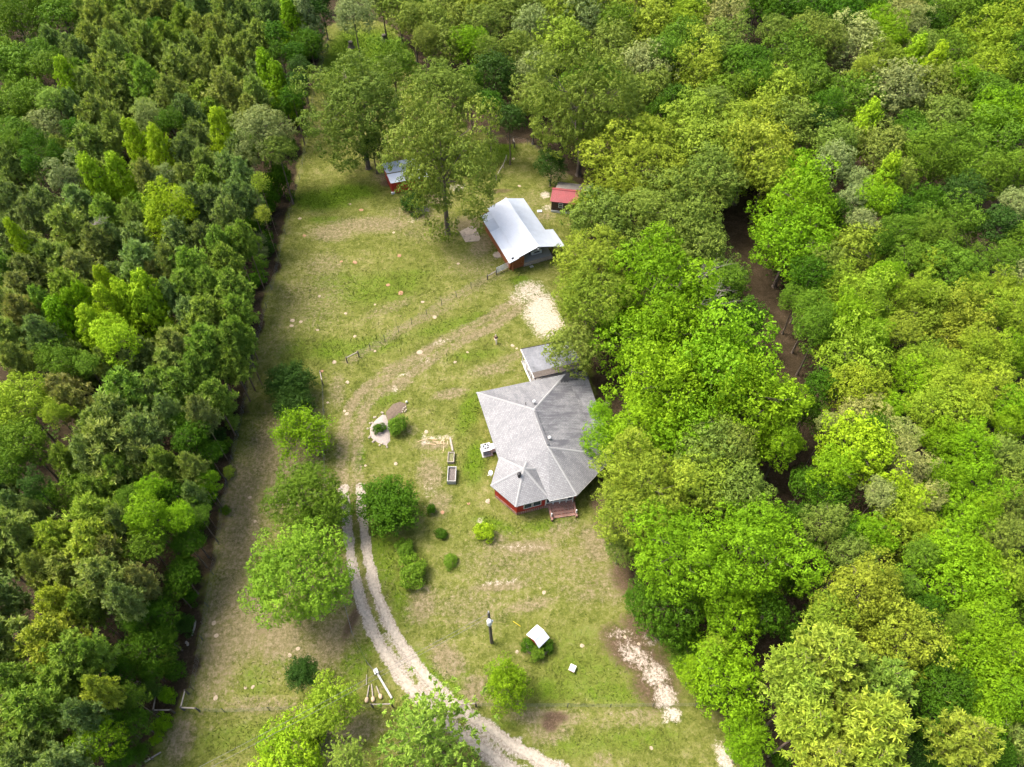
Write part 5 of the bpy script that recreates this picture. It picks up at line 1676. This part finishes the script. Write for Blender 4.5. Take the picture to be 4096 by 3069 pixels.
mbx = thing("marker_box", "small white lidded box on the lawn right of the well house", "box", (mk.x, mk.y, 0), None, -.45)
def local_box(parent, name, c, s, mat):
    m_ = MB().box(c, s)
    o_ = bpy.data.objects.new(name, m_.mesh(name, mat))
    return link(o_, parent)
local_box(mbx, "body", (0, 0, .22), (.50, .55, .44), M_red)
local_box(mbx, "lid", (0, 0, .475), (.62, .68, .06), M_white)
local_box(mbx, "vent", (.05, .05, .52), (.08, .08, .05), M_metal2)

# ------------------------------------------------------------------ planters and the island bed
def planter(x0, y0, x1, y1, z, label, fill, wall):
    a_, b_, c_, d_ = G(x0, y0, z), G(x1, y0, z), G(x1, y1, z), G(x0, y1, z)
    cx_, cy_ = (a_.x + c_.x) / 2, (a_.y + c_.y) / 2
    w, l = abs(b_.x - a_.x), abs(a_.y - d_.y)
    t = thing("planter_box", label, "planter", (cx_, cy_, 0), "raised planters on the lawn")
    for s in (-1, 1):
        MB().box((cx_ + s * (w / 2 - .04), cy_, z / 2), (.08, l, z)).build("side_board", wall, t)
        MB().box((cx_, cy_ + s * (l / 2 - .04), z / 2 - .003), (w - .16, .08, z)).build("end_board", wall, t)
        for s2 in (-1, 1):
            MB().box((cx_ + s * (w / 2 - .05), cy_ + s2 * (l / 2 - .05), z / 2 + .01), (.11, .11, z + .02)).build("corner_post", wall, t)
    n = 8
    V_, F_ = [], []
    for i in range(n + 1):
        for j in range(n + 1):
            V_.append((cx_ + (i / n - .5) * (w - .17), cy_ + (j / n - .5) * (l - .17), z * .62 + rnd.uniform(-.03, .04)))
    for i in range(n):
        for j in range(n):
            q_ = i * (n + 1) + j
            F_.append((q_, q_ + n + 1, q_ + n + 2, q_ + 1))
    m_ = MB(); m_.v = [Vector(v) for v in V_]; m_.f = [list(f) for f in F_]
    m_.build("soil", fill, t)
    return t, cx_, cy_, w, l
planter(1790, 1866, 1824, 1925, .75, "larger white planter box filled with dark soil", M_soil, M_dirtyw)
t, cx_, cy_, w, l = planter(1791, 1808, 1817, 1848, .45, "smaller weathered planter box with weeds, above the larger one", simple_mat("weedy_soil", (.15, .15, .07), .95, .5, 6), M_wood)
plk = G(1800, 1752), G(1811, 1806)
solo(MB().beam(plk[0] + Vector((0, 0, .10)), plk[1] + Vector((0, 0, .12)), .22, .14), "fallen_plank", M_wood, "grey timber plank lying above the smaller planter box", "plank", None, plk[0])
r3 = random.Random(9)
LATHS, EDGES = [], []
for k in range(14):                                       # torn straw coloured laths of the old bed
    x0, y0 = r3.uniform(1670, 1800), 1770 + r3.uniform(-14, 10)
    if k > 9:
        x0, y0 = r3.uniform(1750, 1795), r3.uniform(1775, 1810)
    a_ = G(x0, y0)
    t_ = r3.uniform(-.3, .5) if k < 10 else r3.uniform(1, 2.2)
    ln = r3.uniform(.5, 1.3)
    mb = MB().beam(a_ + Vector((0, 0, .05)), a_ + Vector((math.cos(t_) * ln, math.sin(t_) * ln, .06)), .07, .04)
    lath = solo(mb, "wood_lath", simple_mat("straw_wood_%d" % k, (.50, .36, .22), .9, .2, 5) if k == 0 else bpy.data.materials["straw_wood_0"], "straw coloured broken lath scattered above the planter boxes", "lath", "broken laths above the planters", a_)
    LATHS.append((lath, "straw coloured broken lath above the planter boxes", x0))

def bed(name, pts, h, mat, label, par=None):
    P = [G(x, y) for x, y in pts]
    c = sum(P, Vector()) / len(P)
    mb = MB()
    ring1 = [c + (p - c) * .8 + Vector((0, 0, h * .8)) for p in P]
    n = len(P)
    i0 = len(mb.v)
    mb.v += [Vector((p.x, p.y, -.06)) for p in P] + [Vector((r.x + rnd.uniform(-.05, .05), r.y + rnd.uniform(-.05, .05), h * rnd.uniform(.6, 1.0))) for r in ring1] + [c + Vector((0, 0, h))]
    for k in range(n):
        k2 = (k + 1) % n
        mb.f.append([k, k2, n + k2, n + k])
        mb.f.append([n + k, n + k2, 2 * n])
    return solo(mb, name, mat, label, "flower bed", None, (c.x, c.y, 0), True)
bed("mulch_bed", [(1478, 1715), (1485, 1695), (1505, 1675), (1530, 1655), (1545, 1660), (1555, 1690), (1560, 1720), (1562, 1765), (1545, 1783), (1520, 1775), (1495, 1762), (1479, 1748)], .16, M_mulch, "pale mulched half of the island bed beside the track")
bed("soil_bed", [(1540, 1650), (1570, 1615), (1600, 1605), (1628, 1612), (1632, 1630), (1610, 1655), (1585, 1668), (1560, 1685), (1548, 1680)], .12, M_bed, "dark soil half of the island bed with a brick edge")
for k, (x, y) in enumerate(((1612, 1640), (1616, 1634), (1620, 1648), (1625, 1642), (1622, 1630), (1610, 1650))):
    q = G(x, y)
    gb = solo(MB().box((q.x, q.y, .11), (.22, .12, .12), .4 * k), "garden_brick", M_stone, "pale loose brick at the edge of the dark soil bed", "brick", "bricks at the soil bed", q)
    EDGES.append((gb, "pale loose brick at the edge of the dark soil bed", q.x))
q = G(1627, 1612)
solo(MB().lathe(Vector((q.x, q.y, .05)), [(.10, 0), (.14, .1), (.12, .3), (.05, .34)], 10), "white_pot", M_white, "small white pot at the upper tip of the island bed", "pot", None, q, True)
for k in range(16):                                       # edging stones along the mulch
    f = [(1478, 1715), (1479, 1748), (1495, 1764), (1520, 1778), (1545, 1786), (1484, 1693), (1503, 1672), (1528, 1652)]
    x, y = f[k % 8]
    q = G(x + r3.uniform(-8, 8), y + r3.uniform(-4, 4))
    eo = solo(MB().lathe(Vector((q.x, q.y, -.03)), [(.12, 0), (.15, .07), (.11, .14), (.03, .17)], 7), "edging_stone", M_stone, "grey edging stone round the pale mulch bed", "stone", "edging stones of the mulch bed", q)
    EDGES.append((eo, "grey edging stone round the pale mulch bed", q.x))
ordinal_labels(LATHS)
ordinal_labels(EDGES)
wb = G(2152, 2596)
bed("well_bed", [(wb and 2092, 2600), (2100, 2560), (2150, 2540), (2200, 2548), (2212, 2580), (2200, 2615), (2165, 2638), (2130, 2630), (2105, 2618)], .06, simple_mat("brown_bed", (.20, .15, .115), .95, .35, 5, bumpv=.5), "brown mulched ring under the small well house")

# ------------------------------------------------------------------ fences
def wire_fence(name, pts_px, label, posts=None, n_wire=4, h=1.15, every=3.6, post_mat=None, r=.035):
    P = [G(x, y) for x, y in pts_px]
    t = thing(name, label, "fence", P[0])
    dense = []
    for a, b in zip(P[:-1], P[1:]):
        k = max(1, int(round((b - a).length / every)))
        for i in range(k):
            dense.append(a + (b - a) * i / k)
    dense.append(P[-1])
    for q in dense:
        ln = Vector((rnd.uniform(-.05, .05), rnd.uniform(-.05, .05), 0))
        MB().tube(q + Vector((0, 0, -.1)), q + ln + Vector((0, 0, h + .1)), r, r, 6).build("post", post_mat or M_steel, t)
    for w in range(n_wire):
        z = .2 + (h - .2) * w / (n_wire - 1)
        mb = MB()
        for a, b in zip(dense[:-1], dense[1:]):
            mb.tube(a + Vector((0, 0, z)), b + Vector((0, 0, z)), .008, .008, 4, False)
        mb.build("wire", M_wire, t)
    return t

def brace(label, pts_px, h=1.25, r=.09, rails=True, mat=None):
    """Corner or end brace: round posts joined by a rail near the top."""
    P = [G(x, y) for x, y in pts_px]
    t = thing("fence_brace", label, "fence brace", P[0])
    for q in P:
        MB().tube(q + Vector((0, 0, -.1)), q + Vector((0, 0, h)), r, r * .95, 8).build("post", mat or M_post, t)
    for a, b in zip(P[:-1], P[1:]):
        MB().tube(a + Vector((0, 0, h - .18)), b + Vector((0, 0, h - .18)), .07, .07, 8).build("rail", M_wood, t)
    return t

wire_fence("wire_fence", [(1318, 150), (1285, 280), (1250, 420), (1232, 560), (1200, 720), (1175, 800), (1158, 875), (1143, 938), (1124, 1009), (1109, 1085), (1088, 1161), (1067, 1232), (1044, 1320), (1019, 1409),
                          (975, 1650), (912, 1950), (855, 2300), (812, 2560), (775, 2760), (742, 2842)], "long wire fence on thin steel posts between the left woods and lawn")
wire_fence("wire_fence", [(1438, 1428), (1482, 1400), (1540, 1365), (1595, 1330), (1647, 1297), (1708, 1261), (1768, 1222), (1826, 1188), (1885, 1154), (1950, 1118)], "wire fence with thin posts crossing the field to the barn gate")
wire_fence("wire_fence", [(800, 2845), (900, 2850), (1080, 2843), (1250, 2836), (1445, 2832), (1490, 2830)], "lower wire fence left of the gravel drive")
wire_fence("wire_fence", [(1908, 2826), (2100, 2828), (2270, 2828), (2440, 2830), (2610, 2826), (2780, 2826), (2950, 2822), (3120, 2820)], "lower wire fence right of the gravel drive")
wire_fence("wire_fence", [(1292, 1540), (1297, 1650), (1298, 1760), (1300, 1900), (1330, 2150), (1375, 2400), (1412, 2540), (1470, 2655), (1508, 2700)], "old overgrown wire fence left of the drive behind the lawn trees", h=1.0, every=5)
wire_fence("wire_fence", [(1950, 545), (2030, 562), (2110, 580), (2190, 620)], "wire fence under the trees beyond the barn", every=4)
brace("two post fence brace with a rail at the lower end of the field fence", [(1390, 1452), (1436, 1428)])
brace("two post fence brace with a rail beside the barn gate", [(1950, 1119), (1985, 1098)], .9)
brace("two post brace with a rail left of the driveway entrance", [(1492, 2830), (1572, 2828)])
brace("two post brace with a rail right of the driveway entrance", [(1826, 2828), (1904, 2826)])
brace("corner brace with two rails nearest the left woods by the lower fence", [(642, 2778), (630, 2852), (700, 2852)])
brace("corner brace with two rails at the lawn's lower left corner", [(755, 2775), (738, 2842), (798, 2845)])
brace("leaning fence post with a rail above the old overgrown fence", [(1285, 1504), (1293, 1540)], 1.1)
brace("weathered rail fence end in the grass behind the barn's back", [(2026, 640), (2014, 672), (1985, 722)], 1.0, .07, True, M_wood)
brace("dark broken fence posts at the edge of the far yard", [(2052, 575), (2058, 592)], 1.2, .10)

# farm gate at the barn
g0, g1 = G(1987, 1096), G(2037, 1072)
gate = thing("farm_gate", "silver tubular farm gate hung beside the barn's front corner", "gate", g0)
for k in range(6):
    z = .25 + k * .20
    MB().tube(g0 + Vector((0, 0, z)), g1 + Vector((0, 0, z)), .03, .03, 6).build("bar", M_metal2, gate)
for s in (0, .5, 1):
    q = g0 + (g1 - g0) * s
    MB().tube(q + Vector((0, 0, .2)), q + Vector((0, 0, 1.28)), .035, .035, 6).build("upright", M_metal2, gate)

# ------------------------------------------------------------------ utility pole and lines
pb_ = G(1967, 2570)
ptop = Vector((pb_.x - .12, pb_.y, 8.5))
up = thing("utility_pole", "dark wooden utility pole with a white transformer on the front lawn", "utility pole", pb_)
MB().tube(pb_ + Vector((0, 0, -.2)), ptop, .19, .13, 10).build("pole", M_post, up)
tf = pb_ + (ptop - pb_) * .80 + Vector((.02, -.36, 0))
tr_ = MB().lathe(tf, [(.05, -.52), (.24, -.48), (.26, -.40), (.26, .36), (.22, .44), (.08, .5)], 16).build("transformer", M_white, up, True)
for sx in (-.1, .1):
    MB().tube(tf + Vector((sx, 0, .46)), tf + Vector((sx, 0, .66)), .04, .03, 8).build("bushing", M_metal2, tr_)
MB().box(tuple(tf + Vector((.3, .1, .1))), (.12, .12, .3)).build("meter", M_metal2, up)
MB().tube(ptop + Vector((0, 0, 0)), ptop + Vector((0, 0, .28)), .05, .03, 8).build("insulator", M_metal2, up)
for n_, (z, ex, ey, lab) in enumerate(((8.6, 640, 3150, "upper power line running from the utility pole to the lower left"), (7.7, 690, 3150, "lower power line running from the utility pole to the lower left"))):
    a = Vector((pb_.x - .1, pb_.y - .15, z))
    b = G(ex, ey, z + .3)
    pts = []
    for k in range(25):
        t = k / 24
        p = a + (b - a) * t
        p.z -= 4 * .28 * t * (1 - t)
        pts.append(p)
    solo(MB().path(pts, .016, .016, 5), "power_line", M_wire, lab, "power line", "power lines", a)
gw0, gw1 = Vector((pb_.x, pb_.y, 6.0)), G(2082, 2506)
yg = G(2052, 2490)
ym = (gw1 - yg)
solo(MB().tube(yg + Vector((0, 0, .35)), gw1 + Vector((0, 0, .03)), .035, .035, 6), "guy_marker", simple_mat("yellow_plastic", (.62, .50, .04), .5, .1, 5), "yellow plastic guard lying slantwise right of the utility pole", "guy guard", None, yg)

# ------------------------------------------------------------------ loose posts beside the drive
M_clay = simple_mat("concrete_lump", (.55, .40, .27), .95, .25, 4)
lay = [((1467, 2700), (1466, 2742), 0, "thin bare pole lying alone above the uprooted posts"), ((1477, 2742), (1468, 2800), 1, "leftmost uprooted post with a concrete foot beside the drive"),
       ((1487, 2738), (1493, 2797), 1, "middle uprooted post with a concrete foot beside the drive"), ((1506, 2746), (1522, 2786), 1, "rightmost uprooted post with a reddish concrete foot beside the drive")]
for a, b, foot, lab in lay:
    p, q = G(*a), G(*b)
    t = thing("uprooted_post", lab, "post", p, "uprooted posts beside the drive" if foot else None)
    MB().tube(p + Vector((0, 0, .10)), q + Vector((0, 0, .14)), .06 if foot else .035, .075 if foot else .035, 8).build("shaft", M_wood, t)
    if foot:
        d = (q - p).normalized()
        MB().lathe(q + Vector((0, 0, .16)), [(.10, -.2), (.19, -.1), (.20, .12), (.12, .28)], 10, d).build("concrete_foot", M_clay, t)
p, q = G(1508, 2693), G(1568, 2795)
t = thing("fallen_beam", "long pale squared beam lying along the drive's left verge", "beam", p)
MB().beam(p + Vector((0, 0, .14)), q + Vector((0, 0, .14)), .20, .18).build("shaft", M_dirtyw, t)
MB().box((p.x - .1, p.y + .12, .2), (.42, .5, .3), .5).build("capped_end", M_white, t)
for n_, (a, b, r, lab) in enumerate([((688, 2490), (700, 2525), .10, "pale log standing in leaf litter at the lower left woods"), ((706, 2485), (718, 2528), .08, "bleached log beside another log at the lower left woods"), ((782, 2482), (768, 2545), .12, "short bleached log lying nearest the left fence"), ((745, 2570), (752, 2585), .15, "stubby cut log lying in litter by the left fence"),
                                   ((580, 3050), (645, 3010), .10, "long bare branch lying at the bottom left corner of the clearing"), ((402, 2686), (540, 2702), .07, "bare curved branch reaching out of the lower left woods")]):
    p, q = G(*a), G(*b)
    z = .1 if n_ < 5 else 3.5
    if n_ == 5:
        p, q = G(a[0], a[1], 3.5), G(b[0], b[1], 3.0)
        q.z = 0.1
        m = (p + q) / 2 + Vector((0, 0, .5))
        solo(MB().path([p - Vector((0, 0, 3.4)), p, m, q], r, r * .4, 6), "bare_branch", M_dead, lab, "branch", None, (p.x, p.y, 0))
    else:
        m = (p + q) / 2 + Vector((.1, .05, .12))
        solo(MB().path([p + Vector((0, 0, z)), m, q + Vector((0, 0, z))], r, r * .7, 7), "fallen_log", M_dead, lab, "log", None, p)
for n_, (x, y, lab) in enumerate(((1405, 190, "left dark stump standing in the far green field"), (1538, 163, "right dark stump standing in the far green field"))):
    q = G(x, y)
    solo(MB().lathe(q, [(.9, -.1), (.65, .2), (.5, .8), (.48, 1.3), (.2, 1.35)], 10), "stump", M_post, lab, "stump", None, q)

# dead limbs above the brown lane, right of the vivid green tree
def snag(px, py, z, L, name, label, seed, zc=None):
    q = random.Random(seed)
    top = G(px, py, z)
    base = Vector((top.x - 3.0, top.y - .5, 0))
    mb = MB()
    fork = base + Vector((1.0, .2, z * .72))
    mb.path([base, base + Vector((.3, 0, z * .4)), fork], .22, .14, 7)
    def grow(p, d, ln, r, lv):
        n = 3
        for k in range(n):
            e = p + d * ln / n + Vector((q.uniform(-.12, .12), q.uniform(-.12, .12), q.uniform(-.05, .1))) * ln
            mb.tube(p, e, r, r * .75, 5)
            r *= .75
            p = e
            if lv > 0:
                for _ in range(2):
                    nd = (d + Vector((q.uniform(-.9, .9), q.uniform(-.9, .9), q.uniform(-.3, .5)))).normalized()
                    grow(p, nd, ln * .5, r * .65, lv - 1)
    for k in range(3):
        d = Vector((.9 + q.uniform(-.2, .3), q.uniform(-.7, .7), q.uniform(-.05, .5))).normalized()
        grow(fork, d, L, .07, 2)
    return solo(mb, name, M_dead, label, "dead tree", None, base)
snag(2880, 1150, 10.5, 3.2, "dead_tree", "bleached dead limbs poking out right of the vivid green tree", 2)
snag(2850, 1050, 11.5, 3.2, "dead_tree", "upper bleached dead limbs between the olive and vivid green trees", 5)
snag(880, 1790, 1.6, 1.3, "dead_tree", "bare grey brush pile at the left woods' edge level with the house", 8)
snag(372, 800, 15.0, 1.6, "dead_tree", "bare white snag between poplars in the left woods", 12)

# ------------------------------------------------------------------ soil mounds
MOUNDS = [(1287, 1485, .45, 1), (1337, 1449, .5, 0), (1388, 1655, .45, 0), (1378, 1643, .35, 0), (1200, 875, .5, 0), (1217, 943, .5, 1), (1365, 1047, .4, 1), (1420, 1050, .6, 1), (1277, 1185, .4, 0), (1170, 1282, .55, 0), (1204, 1287, .45, 0), (1166, 1303, .5, 0),
          (1597, 1023, .6, 1), (1552, 1140, .5, 1), (1603, 1172, .7, 1), (1690, 1208, .45, 0), (1738, 1268, .55, 0), (1833, 1055, .4, 0), (2050, 1382, .45, 0), (2067, 1395, .3, 0), (1870, 1410, .3, 0), (2176, 2370, .35, 0), (2328, 2583, .36, 0), (2068, 2608, .3, 0),
          (1953, 2012, .25, 0), (1770, 2050, .38, 1), (1875, 2015, .3, 1), (1583, 1855, .4, 0), (1461, 1862, .3, 0), (1705, 1727, .45, 0), (1950, 2005, .5, 0), (2605, 2993, .3, 0), (1011, 2749, .3, 0), (981, 2752, .25, 0), (862, 2793, .4, 0), (865, 2543, .4, 0), (855, 2493, .4, 0),
          (1192, 2595, .35, 0), (1158, 2622, .35, 0), (1680, 1410, .7, 0), (1390, 1530, .45, 0), (1820, 1450, .4, 0), (1310, 1610, .3, 0), (1838, 630, .4, 0), (2078, 745, .5, 0), (2054, 635, .5, 0), (1445, 840, .6, 1), (1575, 930, .4, 0), (1400, 816, .4, 0), (1020, 2085, .3, 0), (1000, 1990, .35, 0), (2500, 2548, .3, 0), (2555, 2575, .25, 0), (2640, 2745, .3, 0), (1500, 1405, .35, 0), (1270, 1320, .35, 0), (1420, 1345, .4, 0), (1383, 1253, .4, 0), (1500, 1218, .3, 0)]
MOUND_ME = []
for v in range(4):
    q_ = random.Random(50 + v)
    for mat in (M_pale, M_orange):
        mb = MB()
        prof = [(1.0, -.03), (.85, .05), (.5, .10), (.15, .13)]
        mb.lathe((0, 0, 0), prof, 11)
        mb.v = [Vector((p.x * q_.uniform(.8, 1.15), p.y * q_.uniform(.75, 1.1), p.z * q_.uniform(.8, 1.2))) for p in mb.v]
        MOUND_ME.append(mb.mesh("soil_mound", mat, smooth_=True))
MO = []
for n_, (x, y, r, oc) in enumerate(MOUNDS):
    q = G(x, y)
    o = bpy.data.objects.new("soil_mound", MOUND_ME[(n_ % 4) * 2 + oc])
    link(o, None, (q.x, q.y, ground_z(q.x, q.y)))
    o.rotation_euler = (0, 0, n_ * 1.7)
    o.scale = (r * .72, r * .64, r * .5)
    where = ("in the fenced field" if (y < 1450 and x < 1900 and y < 1445 - (x - 1390) * .6) else "behind the barn" if y < 800 else "above the house" if y < 1700 and x > 1450 else "beside the overgrown fence" if x < 1480 and y < 2000 else
             "on the strip by the left fence" if x < 1300 else "in front of the house" if y > 1980 and y < 2480 else "on the lower lawn" if y >= 2480 else "around the planter boxes")
    tag(o, "%s dug soil mound %s" % ("orange" if oc else "pale", where), "soil mound", "%s soil mounds %s" % ("orange" if oc else "pale", where))
    MO.append((o, o["label"], x))
ordinal_labels(MO)

# ------------------------------------------------------------------ person
M_skin = simple_mat("skin", (.50, .30, .22), .6, .08, 10)
M_shirt = simple_mat("black_shirt", (.012, .012, .014), .8, .3, 10)
M_trous = simple_mat("cream_trousers", (.62, .57, .48), .8, .1, 10)
M_hair = simple_mat("grey_hair", (.35, .32, .29), .8, .2, 20)
M_shoe = simple_mat("pale_shoes", (.55, .53, .50), .7, .1, 10)
def skin_obj(name, verts, edges, radii, mat, parent, root=0):
    me = bpy.data.meshes.new(name)
    me.from_pydata(verts, edges, [])
    me.materials.append(mat)
    o = bpy.data.objects.new(name, me)
    link(o, parent)
    m1 = o.modifiers.new("skin", 'SKIN')
    for i, r in enumerate(radii):
        rr = r if isinstance(r, tuple) else (r, r)
        me.skin_vertices[0].data[i].radius = rr
        me.skin_vertices[0].data[i].use_root = (i == root)
    m1.use_smooth_shade = True
    m2 = o.modifiers.new("sub", 'SUBSURF')
    m2.levels = m2.render_levels = 2
    return o
pp = G(1984, 1374)
pers = thing("person", "person in black shirt and cream trousers walking across the lawn", "person", (pp.x, pp.y, ground_z(pp.x, pp.y)), None, -.35)
# faces local -y; stride left leg forward
V_ = [(0, 0, .95), (0, .0, 1.15), (0, 0, 1.38), (0, -.01, 1.50), (0, -.03, 1.60), (0, -.035, 1.72),
      (.10, 0, .92), (.13, -.16, .50), (.14, -.20, .09), (.14, -.34, .04),
      (-.10, 0, .92), (-.12, .10, .50), (-.13, .36, .13), (-.13, .26, .04),
      (.19, 0, 1.40), (.27, .03, 1.14), (.16, -.24, 1.06), (.10, -.31, 1.07),
      (-.19, 0, 1.40), (-.27, .03, 1.14), (-.12, -.24, 1.08), (-.04, -.31, 1.09)]
E2 = [(0, 1), (1, 2), (2, 3), (3, 4), (4, 5), (0, 6), (6, 7), (7, 8), (8, 9), (0, 10), (10, 11), (11, 12), (12, 13), (2, 14), (14, 15), (15, 16), (16, 17), (2, 18), (18, 19), (19, 20), (20, 21)]
Rr = [(.15, .11), (.14, .10), (.15, .10), .055, .085, .08, .095, .065, .045, .035, .095, .065, .045, .035, .06, .045, .035, .03, .06, .045, .035, .03]
skin_obj("body", V_, E2, Rr, M_skin, pers)
skin_obj("shirt", V_[:3] + [V_[14], V_[15], V_[18], V_[19]], [(0, 1), (1, 2), (2, 3), (3, 4), (2, 5), (5, 6)], [(.185, .14), (.175, .13), (.175, .125), .085, .065, .085, .065], M_shirt, pers)
skin_obj("trousers", [V_[0], V_[6], V_[7], V_[8], V_[10], V_[11], V_[12]], [(0, 1), (1, 2), (2, 3), (0, 4), (4, 5), (5, 6)], [(.175, .135), .12, .09, .07, .12, .09, .07], M_trous, pers)
for s, a, b in ((1, V_[8], V_[9]), (-1, V_[12], V_[13])):
    skin_obj("shoe", [(a[0], a[1] + .03, .05), (b[0], b[1], .04)], [(0, 1)], [(.05, .05), (.045, .035)], M_shoe, pers)
hb = MB()
hb.lathe((0, -.02, 1.70), [(.095, -.06), (.108, 0), (.10, .06), (.06, .105), (.01, .115)], 12)
o = bpy.data.objects.new("hair", hb.mesh("hair", M_hair, smooth_=True)); link(o, pers)
fm = MB().box((0, -.135, 1.645), (.025, .04, .04)); o = bpy.data.objects.new("nose", fm.mesh("nose", M_skin)); link(o, pers)
for s in (-1, 1):
    o = bpy.data.objects.new("eye", MB().box((s * .035, -.118, 1.675), (.02, .012, .012)).mesh("eye", M_blackmetal)); link(o, pers)
    hand = V_[17] if s > 0 else V_[21]
    for k in range(5):
        off = (k - 2) * .017
        th = k == (0 if s > 0 else 4)
        v0 = (hand[0] + off, hand[1] + .005, hand[2])
        v1 = (hand[0] + off * 1.4, hand[1] - (.03 if th else .05), hand[2] + (.02 if th else -.005))
        v2 = (hand[0] + off * 1.3, hand[1] - (.045 if th else .075), hand[2] - (.0 if th else .03))
        skin_obj("finger", [v0, v1, v2], [(0, 1), (1, 2)], [.010, .009, .008], M_skin, pers)
hd = bpy.data.objects.new("remote_controller", MB().box((0, 0, 0), (.20, .11, .05)).mesh("remote_controller", M_dirtyw))
link(hd, None, pers.matrix_basis @ Vector((.03, -.36, 1.085)))
hd.rotation_euler = (0, 0, -.35)
tag(hd, "small pale device held in the walking person's hands", "controller")

# ------------------------------------------------------------------ undergrowth and grass
def undergrowth():
    rs = np.random.RandomState(77)
    n = 42000
    X_, Y_ = rs.uniform(-125, 125, n * 4), rs.uniform(5, 190, n * 4)
    keepf = (np.abs(X_) < 40 + Y_ * .5)
    X_, Y_ = X_[keepf], Y_[keepf]
    sdv = sd_poly(X_, Y_, LAWN_W)
    dlane = d_line(X_, Y_, LANE)
    dens = vnoise(X_, Y_, 4.0, 31)
    ok = (sdv < -2.6) & (dlane > 3.2) & (dens > .42)
    # keep the house belt clear
    ok &= ~((X_ > 9) & (X_ < 30) & (Y_ > 15) & (Y_ < 95) & (dens < .72))
    X_, Y_ = X_[ok][:n // 2], Y_[ok][:n // 2]
    k = 5
    C = np.repeat(np.stack([X_, Y_, rs.rand(len(X_)) ** 1.6 * 3.2 + .2], 1), k, 0) + rs.normal(size=(len(X_) * k, 3)) * np.array([.5, .5, .3])
    C[:, 2] = np.maximum(C[:, 2], .08)
    Nn = unit(np.array([0, 0, .8]) + rs.normal(size=C.shape) * .5)
    V, Fq, T = cards(rs, C, Nn, .38 * (.6 + .8 * rs.rand(len(C))), .6, rs.rand(len(C)) * .8)
    o = link(bpy.data.objects.new("undergrowth", leaf_mesh("undergrowth", V, Fq, T, M_leaf)))
    o.color = (.055, .105, .02, 1)
    tag(o, "dark leafy undergrowth on the woodland floor", "undergrowth", None, "stuff")
undergrowth()

def grass():
    """Short blades over the mown lawn."""
    rs = np.random.RandomState(5)
    n = 420000
    lo_, hi_ = LAWN_W.min(0), LAWN_W.max(0)
    Xg, Yg = rs.uniform(lo_[0], hi_[0], n), rs.uniform(max(8, lo_[1]), hi_[1], n)
    ok = inside(Xg, Yg, LAWN_W)
    Xg, Yg = Xg[ok], Yg[ok]
    lawn_, dry_, lush_, sand_, lit_, grav_ = ground_masks(Xg, Yg)
    p = np.clip(.50 + .5 * lush_ - .55 * dry_ - 1.2 * sand_ - .9 * lit_ - 1.2 * (1 - lawn_) - 1.5 * grav_, .0, 1) * (.35 + .9 * vnoise(Xg, Yg, 1.1, 41))
    ok = rs.rand(len(Xg)) < p
    Xg, Yg, lush_, dry_ = Xg[ok], Yg[ok], lush_[ok], dry_[ok]
    m = len(Xg)
    h = .06 + .10 * rs.rand(m) + .06 * lush_
    a = rs.rand(m) * 6.283
    w = .04 + .05 * rs.rand(m)
    zz = (vnoise(Xg, Yg, 6, 21) - .5) * .10 + (vnoise(Xg, Yg, 1.7, 22) - .5) * .05
    sx, sy = np.cos(a) * w, np.sin(a) * w
    lx_, ly_ = rs.normal(size=m) * .06, rs.normal(size=m) * .06
    V = np.stack([np.stack([Xg - sx, Yg - sy, zz - .01], 1), np.stack([Xg + sx, Yg + sy, zz - .01], 1), np.stack([Xg + lx_, Yg + ly_, zz + h], 1)], 1).reshape(-1, 3)
    Fq = np.arange(3 * m).reshape(m, 3)
    me = np_mesh("grass", V, Fq, M_grass)
    at = me.attributes.new("tip", 'FLOAT', 'FACE')
    at.data.foreach_set("value", np.clip(rs.rand(m) * .7 + .3 * vnoise(Xg, Yg, 2.0, 43), 0, 1).astype(np.float32))
    at = me.attributes.new("lush", 'FLOAT', 'FACE')
    at.data.foreach_set("value", np.clip(lush_ + (rs.rand(m) - .5) * .5, 0, 1).astype(np.float32))
    o = link(bpy.data.objects.new("grass", me))
    tag(o, "short patchy grass blades over the mown lawn", "grass", None, "stuff")
def grass_material():
    m, nt, b = mat_new("grass_blades")
    c1 = ramp(nt, attr(nt, "tip"), [(0, (.060, .076, .012)), (1, (.185, .185, .048))])
    c2 = ramp(nt, attr(nt, "tip"), [(0, (.035, .080, .004)), (1, (.135, .215, .012))])
    nt.links.new(mixc(nt, attr(nt, "lush"), c1, c2), b.inputs["Base Color"])
    b.inputs["Roughness"].default_value = .8
    b.inputs["Specular IOR Level"].default_value = .15
    return m
M_grass = grass_material()
grass()
